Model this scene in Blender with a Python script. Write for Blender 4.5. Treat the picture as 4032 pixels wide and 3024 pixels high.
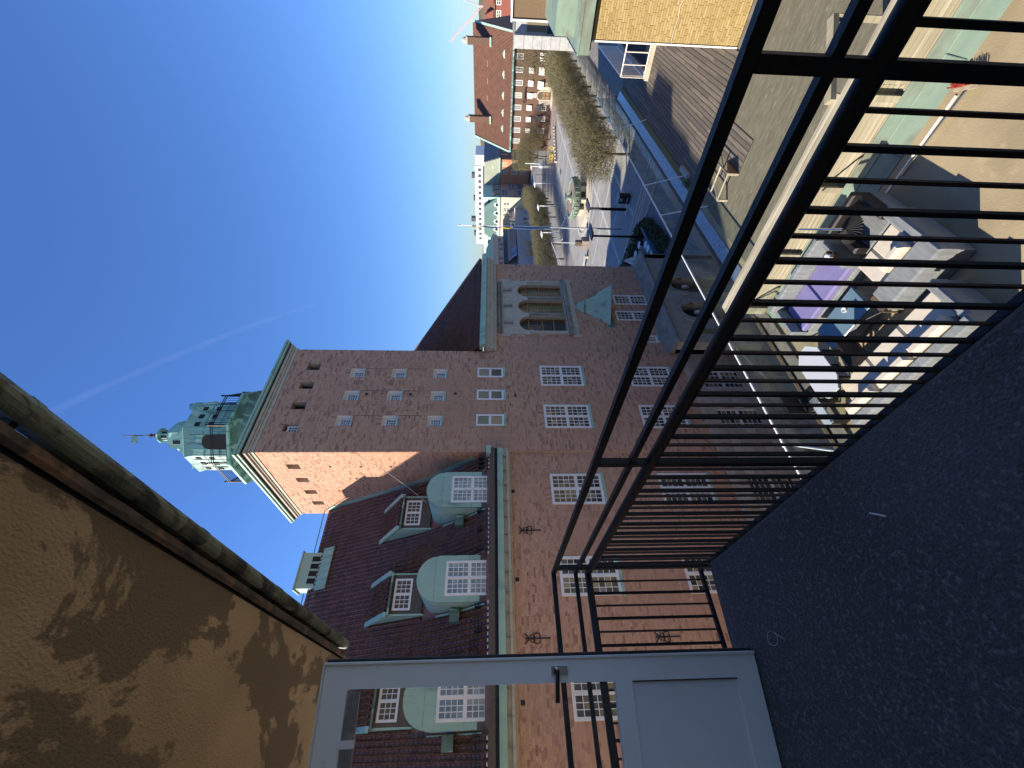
import bpy, math, random
import numpy as np
from mathutils import Vector, Matrix

rng = random.Random(7)
nrng = np.random.default_rng(7)
sc = bpy.context.scene
for o in list(bpy.data.objects):
    bpy.data.objects.remove(o)
C = sc.collection

K = 1.12            # metres per drawing unit of the town plan (one brick course = 84 mm)
ZO = 13.2 * K       # height of the eye above the square
G = -13.2           # the square, in town units below the eye
F = -7.05           # roof terrace floor, metres below the eye

# ------------------------------------------------------------------ camera
cd = bpy.data.cameras.new('camera')
cam = bpy.data.objects.new('camera', cd)
C.objects.link(cam)
right = Vector((0.754, -0.657, 0.006)); down = Vector((-0.030, -0.044, -0.999)); fwd = Vector((0.656, 0.753, -0.053))
fwd.normalize(); down = (down - fwd * down.dot(fwd)).normalized(); right = down.cross(fwd)
M = Matrix((down, right, -fwd)).transposed().to_4x4()   # the phone was held so that the picture lies on its side
M.translation = Vector((0, 0, ZO))
cam.matrix_world = M
cd.sensor_fit = 'HORIZONTAL'; cd.sensor_width = 36.0
cd.lens = 36.0 * 1644 / 4032
cd.clip_start = 0.05; cd.clip_end = 40000
sc.camera = cam

# ------------------------------------------------------------------ sky, sun, exposure
SUN_AZ = math.radians(40); SUN_EL = math.radians(31.5)
to_sun = Vector((-math.cos(SUN_AZ) * math.cos(SUN_EL), math.sin(SUN_AZ) * math.cos(SUN_EL), math.sin(SUN_EL)))
w = bpy.data.worlds.new('World'); sc.world = w; w.use_nodes = True
nt = w.node_tree
sky = nt.nodes.new('ShaderNodeTexSky'); sky.sky_type = 'NISHITA'; sky.sun_disc = False
sky.sun_elevation = SUN_EL; sky.sun_rotation = math.atan2(to_sun.x, to_sun.y)
sky.altitude = 0; sky.air_density = 1.5; sky.dust_density = 0.0; sky.ozone_density = 6.0
bg = nt.nodes['Background']; bg.inputs['Strength'].default_value = 0.066
tint = nt.nodes.new('ShaderNodeMixRGB'); tint.blend_type = 'MULTIPLY'; tint.inputs[0].default_value = 1.0; tint.inputs[2].default_value = (.50, .66, 1.0, 1)   # white balance of the phone: deep blue sky
nt.links.new(sky.outputs[0], tint.inputs[1]); nt.links.new(tint.outputs[0], bg.inputs['Color'])
sl = bpy.data.lights.new('sun', 'SUN'); sl.energy = 3.3; sl.angle = math.radians(0.5); sl.color = (1.0, 0.90, 0.74)
so = bpy.data.objects.new('sun', sl); C.objects.link(so)
so.rotation_euler = to_sun.to_track_quat('Z', 'Y').to_euler(); so.location = (0, 0, 60)
sc.view_settings.view_transform = 'Standard'; sc.view_settings.look = 'None'
sc.view_settings.exposure = 1.6; sc.view_settings.gamma = 1.0
sc.render.engine = 'CYCLES'
sc.cycles.max_bounces = 6; sc.cycles.transparent_max_bounces = 12

# ------------------------------------------------------------------ materials
MAT = {}
def mat(name, col, rough=0.75, col2=None, nscale=3.0, ndetail=5.0, lo=0.35, hi=0.65, bump=0.0, bscale=40.0, metal=0.0, spec=0.5,
        rnd=None, stretch=None, col3=None, n3=0.6, lo3=0.5, hi3=0.6, dist=0.0, rough3=.5):
    m = bpy.data.materials.new(name); m.use_nodes = True
    n = m.node_tree.nodes; l = m.node_tree.links
    b = n['Principled BSDF']
    b.inputs['Roughness'].default_value = rough; b.inputs['Metallic'].default_value = metal
    b.inputs['Specular IOR Level'].default_value = spec
    b.inputs['Base Color'].default_value = (*col, 1)
    tc = n.new('ShaderNodeTexCoord'); vec = tc.outputs['Object']
    if stretch:
        mp = n.new('ShaderNodeMapping'); mp.inputs['Scale'].default_value = stretch
        l.new(vec, mp.inputs['Vector']); vec = mp.outputs[0]
    cur = None
    if rnd:      # colours picked per piece: list of (position, colour)
        at = n.new('ShaderNodeAttribute'); at.attribute_name = 'rnd'
        oi = n.new('ShaderNodeObjectInfo')
        ad = n.new('ShaderNodeMath'); ad.operation = 'ADD'
        l.new(at.outputs['Fac'], ad.inputs[0]); l.new(oi.outputs['Random'], ad.inputs[1])
        fr = n.new('ShaderNodeMath'); fr.operation = 'FRACT'; l.new(ad.outputs[0], fr.inputs[0])
        rp = n.new('ShaderNodeValToRGB'); l.new(fr.outputs[0], rp.inputs[0])
        els = rp.color_ramp.elements
        while len(els) < len(rnd): els.new(0.5)
        for e, (p, c) in zip(els, rnd): e.position = p; e.color = (*c, 1)
        cur = rp.outputs[0]
    def mixin(cur, base, c2, scale, a, bb, detail, ds, rg=.5):
        nz = n.new('ShaderNodeTexNoise'); nz.inputs['Scale'].default_value = scale; nz.inputs['Detail'].default_value = detail
        nz.inputs['Distortion'].default_value = ds; nz.inputs['Roughness'].default_value = rg
        l.new(vec, nz.inputs['Vector'])
        mr = n.new('ShaderNodeMapRange'); mr.inputs[1].default_value = a; mr.inputs[2].default_value = bb
        l.new(nz.outputs[0], mr.inputs[0])
        mx = n.new('ShaderNodeMixRGB'); l.new(mr.outputs[0], mx.inputs[0])
        if cur: l.new(cur, mx.inputs[1])
        else: mx.inputs[1].default_value = (*base, 1)
        mx.inputs[2].default_value = (*c2, 1)
        return mx.outputs[0]
    if col2: cur = mixin(cur, col, col2, nscale, lo, hi, ndetail, dist)
    if col3: cur = mixin(cur, col, col3, n3, lo3, hi3, 8.0, dist, rough3)
    if cur: l.new(cur, b.inputs['Base Color'])
    if bump:
        nz = n.new('ShaderNodeTexNoise'); nz.inputs['Scale'].default_value = bscale; nz.inputs['Detail'].default_value = 6
        l.new(vec, nz.inputs['Vector'])
        bp = n.new('ShaderNodeBump'); bp.inputs['Strength'].default_value = bump; bp.inputs['Distance'].default_value = 0.02
        l.new(nz.outputs[0], bp.inputs['Height']); l.new(bp.outputs[0], b.inputs['Normal'])
    MAT[name] = m
    return m

mat('brick', (.5, .28, .18), .85, rnd=[(0, (.29, .145, .098)), (.11, (.39, .205, .138)), (.26, (.49, .272, .174)), (.6, (.54, .308, .196)), (.85, (.58, .34, .22)), (1, (.52, .315, .21))],
    col2=(.47, .262, .168), nscale=.35, lo=.45, hi=.75, bump=.2, bscale=30)
mat('mortar', (.52, .39, .285), .9, (.45, .33, .245), 1.2, bump=.2)
mat('brick_dark', (.22, .095, .075), .85, (.3, .14, .105), 6, bump=.2)
mat('tile', (.15, .07, .042), .27, rnd=[(0, (.12, .054, .033)), (.4, (.155, .070, .041)), (.75, (.185, .084, .048)), (1, (.145, .072, .046))], spec=.6)
mat('copper_sunlit', (.165, .235, .185), .6, (.21, .285, .225), 2.2, lo3=.5, hi3=.68, col3=(.15, .16, .125), n3=2.5, bump=.15, stretch=(1, .5, 1))  # darker copper copy: strong sun on the terrace is offset in the colour
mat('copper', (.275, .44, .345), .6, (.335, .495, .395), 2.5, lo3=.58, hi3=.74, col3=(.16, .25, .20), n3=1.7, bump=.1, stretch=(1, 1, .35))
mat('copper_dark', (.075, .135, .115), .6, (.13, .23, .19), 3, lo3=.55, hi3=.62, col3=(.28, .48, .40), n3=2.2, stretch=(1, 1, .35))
mat('copper_streaked', (.22, .42, .345), .62, (.30, .53, .44), 2.0, lo3=.5, hi3=.62, col3=(.10, .20, .17), n3=2.4, bump=.1, stretch=(1.4, 1.4, .3), rough3=.62)
mat('copper_mossy', (.15, .17, .115), .7, (.035, .04, .032), 5, lo=.42, hi=.6, lo3=.52, hi3=.57, col3=(.24, .275, .195), n3=3.2, bump=.4, bscale=60, dist=.8)
mat('stone', (.50, .44, .345), .85, (.41, .36, .285), 3, bump=.25, bscale=25)
mat('stone_piece', (.44, .385, .30), .85, rnd=[(0, (.36, .315, .25)), (.5, (.45, .395, .315)), (1, (.52, .46, .365))], col2=(.30, .265, .215), nscale=2.2, lo=.5, hi=.8, bump=.25, bscale=25)
mat('stone_dark', (.32, .29, .24), .85, (.2, .195, .16), 2, bump=.3)
mat('white', (.80, .775, .73), .45, (.72, .70, .66), 4)
mat('white_metal', (.66, .67, .68), .35)
mat('oak', (.36, .2, .075), .5, (.22, .12, .05), 6, stretch=(1, 1, .2))
mat('pane', (.05, .05, .05), .06, rnd=[(0, (.035, .037, .04)), (.5, (.075, .075, .07)), (.75, (.16, .145, .095)), (.9, (.34, .27, .13)), (1, (.22, .2, .16))], spec=.7)  # yellow tones put curtains and the reflected yellow building into the colour
mat('pane_sky', (.08, .10, .14), .05, rnd=[(0, (.06, .07, .09)), (.6, (.12, .14, .18)), (1, (.24, .26, .28))], spec=.9)
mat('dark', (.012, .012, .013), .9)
mat('iron', (.011, .010, .010), .55, (.035, .015, .011), 9, lo=.58, hi=.7, bump=.15, bscale=60, spec=.35)
mat('iron_rust', (.035, .018, .013), .6, (.055, .026, .017), 14, bump=.2)
mat('walk', (.10, .095, .091), .8, (.16, .152, .145), .9, lo=.45, hi=.75, lo3=.52, hi3=.64, col3=(.24, .23, .22), n3=48, bump=1.0, bscale=80, rough3=.7)
mat('concrete', (.20, .18, .15), .9, (.13, .12, .1), 5, bump=.4)
mat('plaster', (.79, .59, .355), .92, (.64, .465, .275), 1.8, ndetail=9, lo3=.485, hi3=.507, col3=(.33, .25, .16), n3=1.25, bump=1.0, bscale=75, stretch=(1.0, .62, 1), dist=.4, rough3=.64)
mat('rusty', (.17, .13, .10), .85, (.075, .062, .052), 7, lo3=.57, hi3=.63, col3=(.25, .15, .09), n3=5, bump=.6, bscale=40)
mat('door_grey', (.89, .85, .77), .42, (.83, .79, .72), 2)
mat('door_panel', (.83, .80, .745), .5, (.78, .75, .70), .8)
mat('rubber', (.015, .015, .015), .6)
mat('chrome', (.6, .6, .6), .2, metal=1)
mat('yellow_brick', (.36, .27, .12), .85, rnd=[(0, (.29, .21, .082)), (.3, (.35, .26, .11)), (.7, (.41, .31, .14)), (1, (.33, .235, .092))], col2=(.31, .22, .082), nscale=.8, lo=.5, hi=.8, bump=.25, bscale=40)
mat('yellow_mortar', (.20, .135, .055), .9, (.25, .17, .072), 2)
mat('deck', (.13, .11, .085), .85, rnd=[(0, (.085, .072, .057)), (.5, (.12, .10, .079)), (1, (.165, .137, .104))], col2=(.075, .065, .054), nscale=5, lo=.45, hi=.75, stretch=(.25, 3, 1), bump=.35, bscale=25)
mat('timber', (.36, .32, .235), .85, rnd=[(0, (.30, .265, .19)), (.5, (.40, .36, .27)), (1, (.48, .44, .34))], col2=(.25, .22, .155), nscale=4, stretch=(3, .25, 3), bump=.3, bscale=25)
mat('membrane', (.155, .142, .098), .95, (.095, .09, .061), 4.5, lo=.35, hi=.72, lo3=.6, hi3=.72, col3=(.235, .223, .17), n3=7, stretch=(3.2, .7, 1), bump=.5, bscale=30)
mat('terrace', (.33, .265, .16), .88, (.26, .21, .127), 1.6, lo3=.6, hi3=.75, col3=(.38, .315, .19), n3=3.5, bump=.25, bscale=35)
mat('zinc', (.36, .40, .47), .28, (.27, .29, .32), 9, metal=.6, lo3=.5, hi3=.62, col3=(.46, .45, .42), n3=12)
mat('moss', (.17, .155, .05), .95, (.12, .12, .05), 8, bump=.4)
mat('brown_trim', (.11, .075, .045), .6, (.07, .05, .035), 12)
mat('wicker', (.235, .255, .265), .6, (.17, .185, .195), 3, bump=.6, bscale=120, stretch=(1, 6, 1))
mat('cushion', (.5, .45, .375), .9, (.46, .41, .345), 5, bump=.2, bscale=18)
mat('cushion_purple', (.17, .155, .33), .85, (.15, .135, .29), 3, bump=.15)
mat('table_glass', (.12, .19, .24), .12, (.10, .16, .2), 2)
mat('table_white', (.42, .445, .48), .35)
mat('red_bristle', (.45, .07, .04), .9, (.3, .04, .03), 60)
mat('plaza', (.265, .26, .237), .9, (.215, .21, .193), .12, lo3=.5, hi3=.7, col3=(.19, .186, .17), n3=.6, bump=.1)
mat('band', (.37, .365, .335), .9, (.32, .315, .29), .5)
mat('asphalt', (.16, .158, .155), .92, (.2, .195, .19), .3, lo3=.55, hi3=.7, col3=(.125, .122, .12), n3=2)
mat('cobble', (.13, .115, .107), .9, (.09, .08, .076), 2.5, bump=.4, bscale=12)
mat('paver_red', (.27, .21, .175), .9, (.21, .165, .14), .5)
mat('bark', (.062, .052, .032), .95, (.105, .098, .032), 2, bump=.6, bscale=14)
mat('twig', (.12, .10, .055), .9, rnd=[(0, (.085, .068, .037)), (.5, (.135, .11, .06)), (1, (.18, .155, .08))])
mat('bud', (.15, .135, .055), .85, rnd=[(0, (.11, .095, .04)), (.6, (.165, .145, .06)), (1, (.16, .165, .06))])
mat('bud_green', (.17, .19, .06), .85, rnd=[(0, (.12, .125, .045)), (1, (.21, .22, .085))])
mat('bronze', (.13, .17, .135), .6, (.21, .29, .22), 3, lo3=.5, hi3=.65, col3=(.07, .075, .055), n3=5, bump=.5, bscale=8)
mat('rust_water', (.33, .19, .09), .4, (.22, .13, .07), 2)
mat('leaf', (.05, .075, .03), .8, rnd=[(0, (.035, .055, .022)), (1, (.075, .105, .04))])
mat('wall_brown', (.14, .078, .05), .88, (.115, .064, .042), .5, lo3=.55, hi3=.8, col3=(.105, .06, .04), n3=3, bump=.2, bscale=8)
mat('roof_red', (.19, .088, .053), .8, (.14, .07, .046), .9, bump=.2, bscale=3)
mat('cream', (.62, .55, .38), .85, (.57, .5, .34), .3)
mat('orange_brick', (.45, .20, .10), .85, (.38, .165, .09), .5)
mat('darkred_brick', (.16, .062, .048), .85, (.12, .05, .04), .5)
mat('grey_stone', (.36, .36, .36), .8, (.31, .31, .315), .5)
mat('grey_clad', (.19, .19, .2), .6, (.16, .16, .17), .4)
mat('roof_grey', (.21, .235, .19), .8, (.26, .275, .2), .3)
mat('roof_dark', (.035, .038, .05), .5)
mat('roof_teal', (.075, .15, .135), .6, (.1, .19, .165), .3)
mat('hotel', (.78, .78, .80), .7)
mat('forest', (.06, .065, .04), .95, (.10, .09, .055), .25, bump=.6, bscale=.5)
mat('marble', (.46, .455, .43), .4, (.37, .37, .36), 1.5, dist=1.5)
mat('screen_brown', (.17, .115, .065), .9, (.135, .09, .052), 20)
mat('red_paint', (.24, .07, .045), .7)
mat('yellow_paint', (.65, .5, .04), .5)
mat('orange_sign', (.62, .29, .02), .5, (.75, .36, .03), 12)
mat('flag_blue', (.02, .055, .15), .8)
mat('flag_yellow', (.4, .3, .03), .8)
mat('flag_green', (.05, .2, .12), .8)
mat('crane_pink', (.62, .42, .40), .6)
mat('awning_dark', (.055, .055, .06), .8)
mat('blue_plastic', (.10, .16, .26), .6)

def glass_mat(name, tint, gloss):
    m = bpy.data.materials.new(name); m.use_nodes = True
    n = m.node_tree.nodes; l = m.node_tree.links
    n.remove(n['Principled BSDF'])
    tr = n.new('ShaderNodeBsdfTransparent'); tr.inputs[0].default_value = (*tint, 1)
    gl = n.new('ShaderNodeBsdfGlossy'); gl.inputs['Roughness'].default_value = .02
    df = n.new('ShaderNodeBsdfDiffuse'); df.inputs[0].default_value = (.5, .52, .5, 1)
    nz = n.new('ShaderNodeTexNoise'); nz.inputs['Scale'].default_value = 1.3; nz.inputs['Detail'].default_value = 6
    mr = n.new('ShaderNodeMapRange'); mr.inputs[1].default_value = .45; mr.inputs[2].default_value = .8; mr.inputs[4].default_value = gloss
    l.new(nz.outputs[0], mr.inputs[0])
    a = n.new('ShaderNodeMixShader'); l.new(mr.outputs[0], a.inputs[0]); l.new(tr.outputs[0], a.inputs[1]); l.new(df.outputs[0], a.inputs[2])
    lw = n.new('ShaderNodeLayerWeight'); lw.inputs[0].default_value = .5      # same from both faces of the pane
    pw = n.new('ShaderNodeMath'); pw.operation = 'POWER'; pw.inputs[1].default_value = 5.0; l.new(lw.outputs['Facing'], pw.inputs[0])
    fr = n.new('ShaderNodeMath'); fr.operation = 'MULTIPLY_ADD'; fr.inputs[1].default_value = .8; fr.inputs[2].default_value = .04; l.new(pw.outputs[0], fr.inputs[0])
    b = n.new('ShaderNodeMixShader'); l.new(fr.outputs[0], b.inputs[0]); l.new(a.outputs[0], b.inputs[1]); l.new(gl.outputs[0], b.inputs[2])
    l.new(b.outputs[0], n['Material Output'].inputs[0])
    MAT[name] = m
glass_mat('glass_dirty', (.90, .95, .93), .22)
glass_mat('glass_clear', (.95, .96, .96), .03)

# ------------------------------------------------------------------ mesh tools
class Fr:
    """wall frame: u runs along the wall, n points out of it, z is up"""
    def __init__(s, o, u, n): s.o = o; s.u = u; s.n = n
    def p(s, u, n, z): return (s.o[0] + s.u[0] * u + s.n[0] * n, s.o[1] + s.u[1] * u + s.n[1] * n, z)
def FY(y): return Fr((0, y), (1, 0), (0, -1))       # faces -Y, u = x
def FX(x): return Fr((x, 0), (0, 1), (-1, 0))       # faces -X, u = y

class MB:
    def __init__(s): s.v = []; s.f = []; s.r = []
    def add(s, vs, fs, r=None):
        b = len(s.v); s.v += vs; s.f += [tuple(i + b for i in q) for q in fs]
        s.r += [rng.random() if r is None else r] * len(fs)
    def hexa(s, P, r=None):
        s.add(list(P), [(0, 3, 2, 1), (4, 5, 6, 7), (0, 1, 5, 4), (1, 2, 6, 5), (2, 3, 7, 6), (3, 0, 4, 7)], r); return s
    def box(s, x0, x1, y0, y1, z0, z1, r=None):
        return s.hexa([(x0, y0, z0), (x1, y0, z0), (x1, y1, z0), (x0, y1, z0), (x0, y0, z1), (x1, y0, z1), (x1, y1, z1), (x0, y1, z1)], r)
    def lbox(s, fr, u0, u1, n0, n1, z0, z1, r=None):
        P = [fr.p(u0, n0, z0), fr.p(u1, n0, z0), fr.p(u1, n1, z0), fr.p(u0, n1, z0), fr.p(u0, n0, z1), fr.p(u1, n0, z1), fr.p(u1, n1, z1), fr.p(u0, n1, z1)]
        return s.hexa(P, r)
    def prism(s, A, B):
        n = len(A)
        s.add(list(A) + list(B), [tuple(range(n))[::-1], tuple(range(n, 2 * n))] + [(i, (i + 1) % n, n + (i + 1) % n, n + i) for i in range(n)]); return s
    def lprism(s, fr, poly, n0, n1): return s.prism([fr.p(u, n0, z) for u, z in poly], [fr.p(u, n1, z) for u, z in poly])
    def quad(s, *P): s.add(list(P), [tuple(range(len(P)))]); return s
    def tube(s, pts, r, n=8, r1=None, caps=True):
        pts = [Vector(p) for p in pts]; m = len(pts); vs = []
        for i, p in enumerate(pts):
            d = (pts[min(i + 1, m - 1)] - pts[max(i - 1, 0)]).normalized()
            a = d.orthogonal().normalized() if abs(d.z) < .95 else Vector((1, 0, 0)).cross(d).normalized()
            if abs(d.z) < .95: a = Vector((0, 0, 1)).cross(d).normalized()
            b = d.cross(a); rr = r if r1 is None else r + (r1 - r) * i / (m - 1)
            vs += [tuple(p + (a * math.cos(2 * math.pi * k / n) + b * math.sin(2 * math.pi * k / n)) * rr) for k in range(n)]
        fs = [(i * n + k, i * n + (k + 1) % n, (i + 1) * n + (k + 1) % n, (i + 1) * n + k) for i in range(m - 1) for k in range(n)]
        if caps: fs += [tuple(range(n))[::-1], tuple(range((m - 1) * n, m * n))]
        s.add(vs, fs); return s
    def lathe(s, prof, c, n=16, rot=0.0):
        vs = [(c[0] + r * math.cos(2 * math.pi * k / n + rot), c[1] + r * math.sin(2 * math.pi * k / n + rot), z) for r, z in prof for k in range(n)]
        fs = [(i * n + k, i * n + (k + 1) % n, (i + 1) * n + (k + 1) % n, (i + 1) * n + k) for i in range(len(prof) - 1) for k in range(n)]
        fs += [tuple(range(n))[::-1], tuple(range((len(prof) - 1) * n, len(prof) * n))]
        s.add(vs, fs); return s
    def mesh(s, name, m, base, k, smooth=False):
        me = bpy.data.meshes.new(name)
        me.from_pydata([((x * k - base[0]), (y * k - base[1]), (z * k - base[2])) for x, y, z in s.v], [], s.f)
        at = me.attributes.new('rnd', 'FLOAT', 'FACE'); at.data.foreach_set('value', s.r)
        me.materials.append(MAT[m])
        if smooth: me.polygons.foreach_set('use_smooth', [True] * len(me.polygons))
        me.update(); return me

class Thing:
    def __init__(s, name, label, cat, base, k=1.0, group=None, kind=None):
        s.k = k; s.base = (base[0] * k, base[1] * k, base[2] * k); s.kind = kind
        s.meta = (name, label, cat, group); s.root = None
    def _root(s, me=None):
        name, label, cat, group = s.meta
        o = bpy.data.objects.new(name, me); C.objects.link(o)
        o.location = (s.base[0], s.base[1], s.base[2] + ZO)
        if label: o['label'] = label
        if cat: o['category'] = cat
        if group: o['group'] = group
        if s.kind: o['kind'] = s.kind
        s.root = o; return o
    def single(s, mb, m, smooth=False):
        s._root(mb.mesh(s.meta[0], m, s.base, s.k, smooth)); return s
    def part(s, name, mb, m, parent=None, smooth=False, kind=None, label=None):
        if s.root is None: s._root()
        o = bpy.data.objects.new(name, mb.mesh(name, m, s.base, s.k, smooth)); C.objects.link(o)
        o.parent = parent or s.root
        if kind: o['kind'] = kind
        if label: o['label'] = label
        return o
    def inst(s, name, me, loc, parent=None, rot=None):
        o = bpy.data.objects.new(name, me); C.objects.link(o); o.parent = parent or s.root
        o.location = [loc[i] * s.k - s.base[i] for i in range(3)]
        if rot: o.rotation_euler = rot
        return o
    def copy(s, name_label, offset, rotz=0, group=None):
        """a real copy of the thing with copies of its parts and their sub-parts"""
        r = s.root.copy(); C.objects.link(r)
        r.location = s.root.location + Vector(offset); r.rotation_euler.z += rotz
        if name_label: r['label'] = name_label
        for ch in s.root.children:
            c = ch.copy(); C.objects.link(c); c.parent = r
            for g in ch.children:
                d = g.copy(); C.objects.link(d); d.parent = c
        return r

def struct(name, mb, m, k=1.0, parent=None):
    me = mb.mesh(name, m, (0, 0, 0), k)
    o = bpy.data.objects.new(name, me); C.objects.link(o)
    if parent is None: o['kind'] = 'structure'; o.location.z = ZO
    else: o.parent = parent
    return o

def raw_mesh(name, verts, faces, rnd, m):
    """big mesh from numpy arrays: verts (n,3), faces (m,4)"""
    me = bpy.data.meshes.new(name)
    nv, nf = len(verts), len(faces); kf = faces.shape[1]
    me.vertices.add(nv); me.vertices.foreach_set('co', np.ascontiguousarray(verts, dtype=np.float32).ravel())
    me.loops.add(nf * kf); me.loops.foreach_set('vertex_index', np.ascontiguousarray(faces, dtype=np.int32).ravel())
    me.polygons.add(nf); me.polygons.foreach_set('loop_start', np.arange(nf, dtype=np.int32) * kf)
    at = me.attributes.new('rnd', 'FLOAT', 'FACE'); at.data.foreach_set('value', np.ascontiguousarray(rnd, dtype=np.float32))
    me.polygons.foreach_set('use_smooth', np.zeros(nf, dtype=bool))
    me.update(calc_edges=True); me.materials.append(MAT[m]); return me

def wall_pieces(mb, fr, u0, u1, z0, z1, holes, n0, n1):
    """solid wall (from n0 inside to n1 outside) with rectangular openings"""
    us = sorted({u0, u1} | {min(max(h[i], u0), u1) for h in holes for i in (0, 1)})
    zs = sorted({z0, z1} | {min(max(h[i], z0), z1) for h in holes for i in (2, 3)})
    for a, b in zip(us, us[1:]):
        run = None
        for c, d in zip(zs, zs[1:]):
            mu, mz = (a + b) / 2, (c + d) / 2
            inside = any(h[0] < mu < h[1] and h[2] < mz < h[3] for h in holes)
            if not inside: run = (run[0], d) if run else (c, d)
            if inside and run: mb.lbox(fr, a, b, n0, n1, *run); run = None
        if run: mb.lbox(fr, a, b, n0, n1, *run)

def brick_rects(u0, u1, z0, z1, holes, L=.223, H=.075, J=.010, clip=None, wild=False):
    """monk bond courses cut around openings -> list of (u0,u1,z0,z1,whole)"""
    out = []; nc = int((z1 - z0) / H)
    for i in range(nc):
        a = z0 + i * H + J / 2; b = a + H - J; zm = (a + b) / 2
        gaps = sorted((h[0], h[1]) for h in holes if h[2] < zm < h[3])
        lo, hi = u0, u1
        if clip: lo, hi = clip(zm, lo, hi)
        spans = []; cur = lo
        for g0, g1 in gaps:
            if g0 > cur: spans.append((cur, min(g0, hi)))
            cur = max(cur, g1)
        if cur < hi: spans.append((cur, hi))
        u = u0 - (i % 3) * L * .5 - (i % 2) * .06
        seq = i % 3
        if wild: u = u0 - rng.random() * L
        while u < hi:
            w_ = (L if rng.random() > .22 else L * .5) if wild else L if seq % 3 else L * .5
            seq += 1
            p, q = u + J / 2, u + w_ - J / 2
            for s0, s1 in spans:
                c0, c1 = max(p, s0), min(q, s1)
                if c1 - c0 > .02: out.append((c0, c1, a, b, c1 - c0 > q - p - 1e-6 and w_ == L))
            u += w_
    return out

def bricks_mesh(fr, rects, proud, k, base, name, m, tones=None):
    R = np.array([r[:4] for r in rects]); n = len(R)
    fo, fu, fn = np.array(fr.o), np.array(fr.u), np.array(fr.n)
    V = np.zeros((n, 8, 3)); d = proud * (0.75 + .5 * nrng.random(n))
    for j, (iu, iz, back) in enumerate([(0, 2, 1), (1, 2, 1), (1, 3, 1), (0, 3, 1), (0, 2, 0), (1, 2, 0), (1, 3, 0), (0, 3, 0)]):
        nn = -.004 if back else d
        xy = fo + R[:, iu:iu + 1] * fu + (np.zeros(n) + nn)[:, None] * fn
        V[:, j, :2] = xy; V[:, j, 2] = R[:, iz]
    V = V * k - np.array(base)
    fl = np.array([(4, 5, 6, 7), (0, 1, 5, 4), (1, 2, 6, 5), (2, 3, 7, 6), (3, 0, 4, 7)])
    Fc = (np.arange(n)[:, None, None] * 8 + fl).reshape(-1, 4)
    rn = np.repeat(nrng.random(n), 5)
    return raw_mesh(name, V.reshape(-1, 3), Fc, rn, m)

# ================================================================== the square
ground = MB(); ground.quad((-3000, -3000, G), (3000, -3000, G), (3000, 3000, G), (-3000, 3000, G))
struct('ground', ground, 'asphalt', K)
m = MB(); m.quad((36.4, 8, G + .004), (96, 8, G + .004), (96, 30, G + .004), (86, 37, G + .004), (60, 37, G + .004), (36.4, 37, G + .004))
plaza = struct('plaza', m, 'plaza', K)
def strip(a, b, wd, z=G + .009):
    a = Vector(a); b = Vector(b); d = (b - a).normalized(); p = Vector((-d.y, d.x)) * wd / 2
    return [(a.x - p.x, a.y - p.y, z), (b.x - p.x, b.y - p.y, z), (b.x + p.x, b.y + p.y, z), (a.x + p.x, a.y + p.y, z)]
bands = [((37, 23.55), (56, 23.4)), ((52, 28), (95, 28)), ((37, 18.4), (60, 18.5)), ((46.9, 15), (46.9, 30)), ((51.6, 15), (51.6, 30)), ((42, 17), (42, 32)),
         ((56.5, 12), (56.5, 22)), ((61, 10), (61, 22)), ((66, 20), (66, 36)), ((71, 20), (71, 36)), ((76, 20), (76, 36)), ((81, 20), (81, 36)), ((86, 20), (86, 36))]
for i, (a, b) in enumerate(bands):
    mb = MB(); mb.quad(*strip(a, b, .42, G + .009 + .002 * (i > 2))); struct('paving_band', mb, 'band', K)
m = MB()
for x in (52.5, 57.2, 61.7, 66.4):     # joints between the concrete fields under the trees
    m.quad(*strip((x, 12.2), (x, 19.5), .05, G + .015))
struct('paving_joint', m, 'asphalt', K)
m = MB(); m.quad((50, -6, G + .008), (100, -6, G + .008), (100, 13.4, G + .008), (50, 13.4, G + .008)); struct('path', m, 'cobble', K)
for y in (10.2, 11.3, 12.4, 13.2): mb = MB(); mb.quad(*strip((50, y), (78, y), .1, G + .014)); struct('drain_line', mb, 'asphalt', K)
m = MB(); m.box(33.6, 36.3, -20, 40, G, G + .11); struct('pavement', m, 'paver_red', K)
for x in (33.5, 36.2): m = MB(); m.box(x, x + .16, -20, 40, G, G + .125); struct('kerb', m, 'stone', K)
for i, x in enumerate((35.0, 35.55)): m = MB(); m.quad(*strip((x, -10), (x, 36), .16, G + .116)); struct('paving_line', m, 'stone', K)
m = MB(); m.quad((86.5, 33, G + .012), (97, 27, G + .012), (106.5, 20, G + .012), (106.5, 40, G + .012), (95, 40, G + .012)); struct('pavement', m, 'paver_red', K)
m = MB()
for i in range(11):
    x = 88 + i * .75; y = 33.2 - i * .38; m.box(x, x + .6, y, y + .3, G, G + .5 + .1 * rng.random())
Thing('stone_rim', 'row of rough pale boulders edging the far corner of the square', 'boulders', (92, 31, G), K, kind='stuff').single(m, 'stone')

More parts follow.
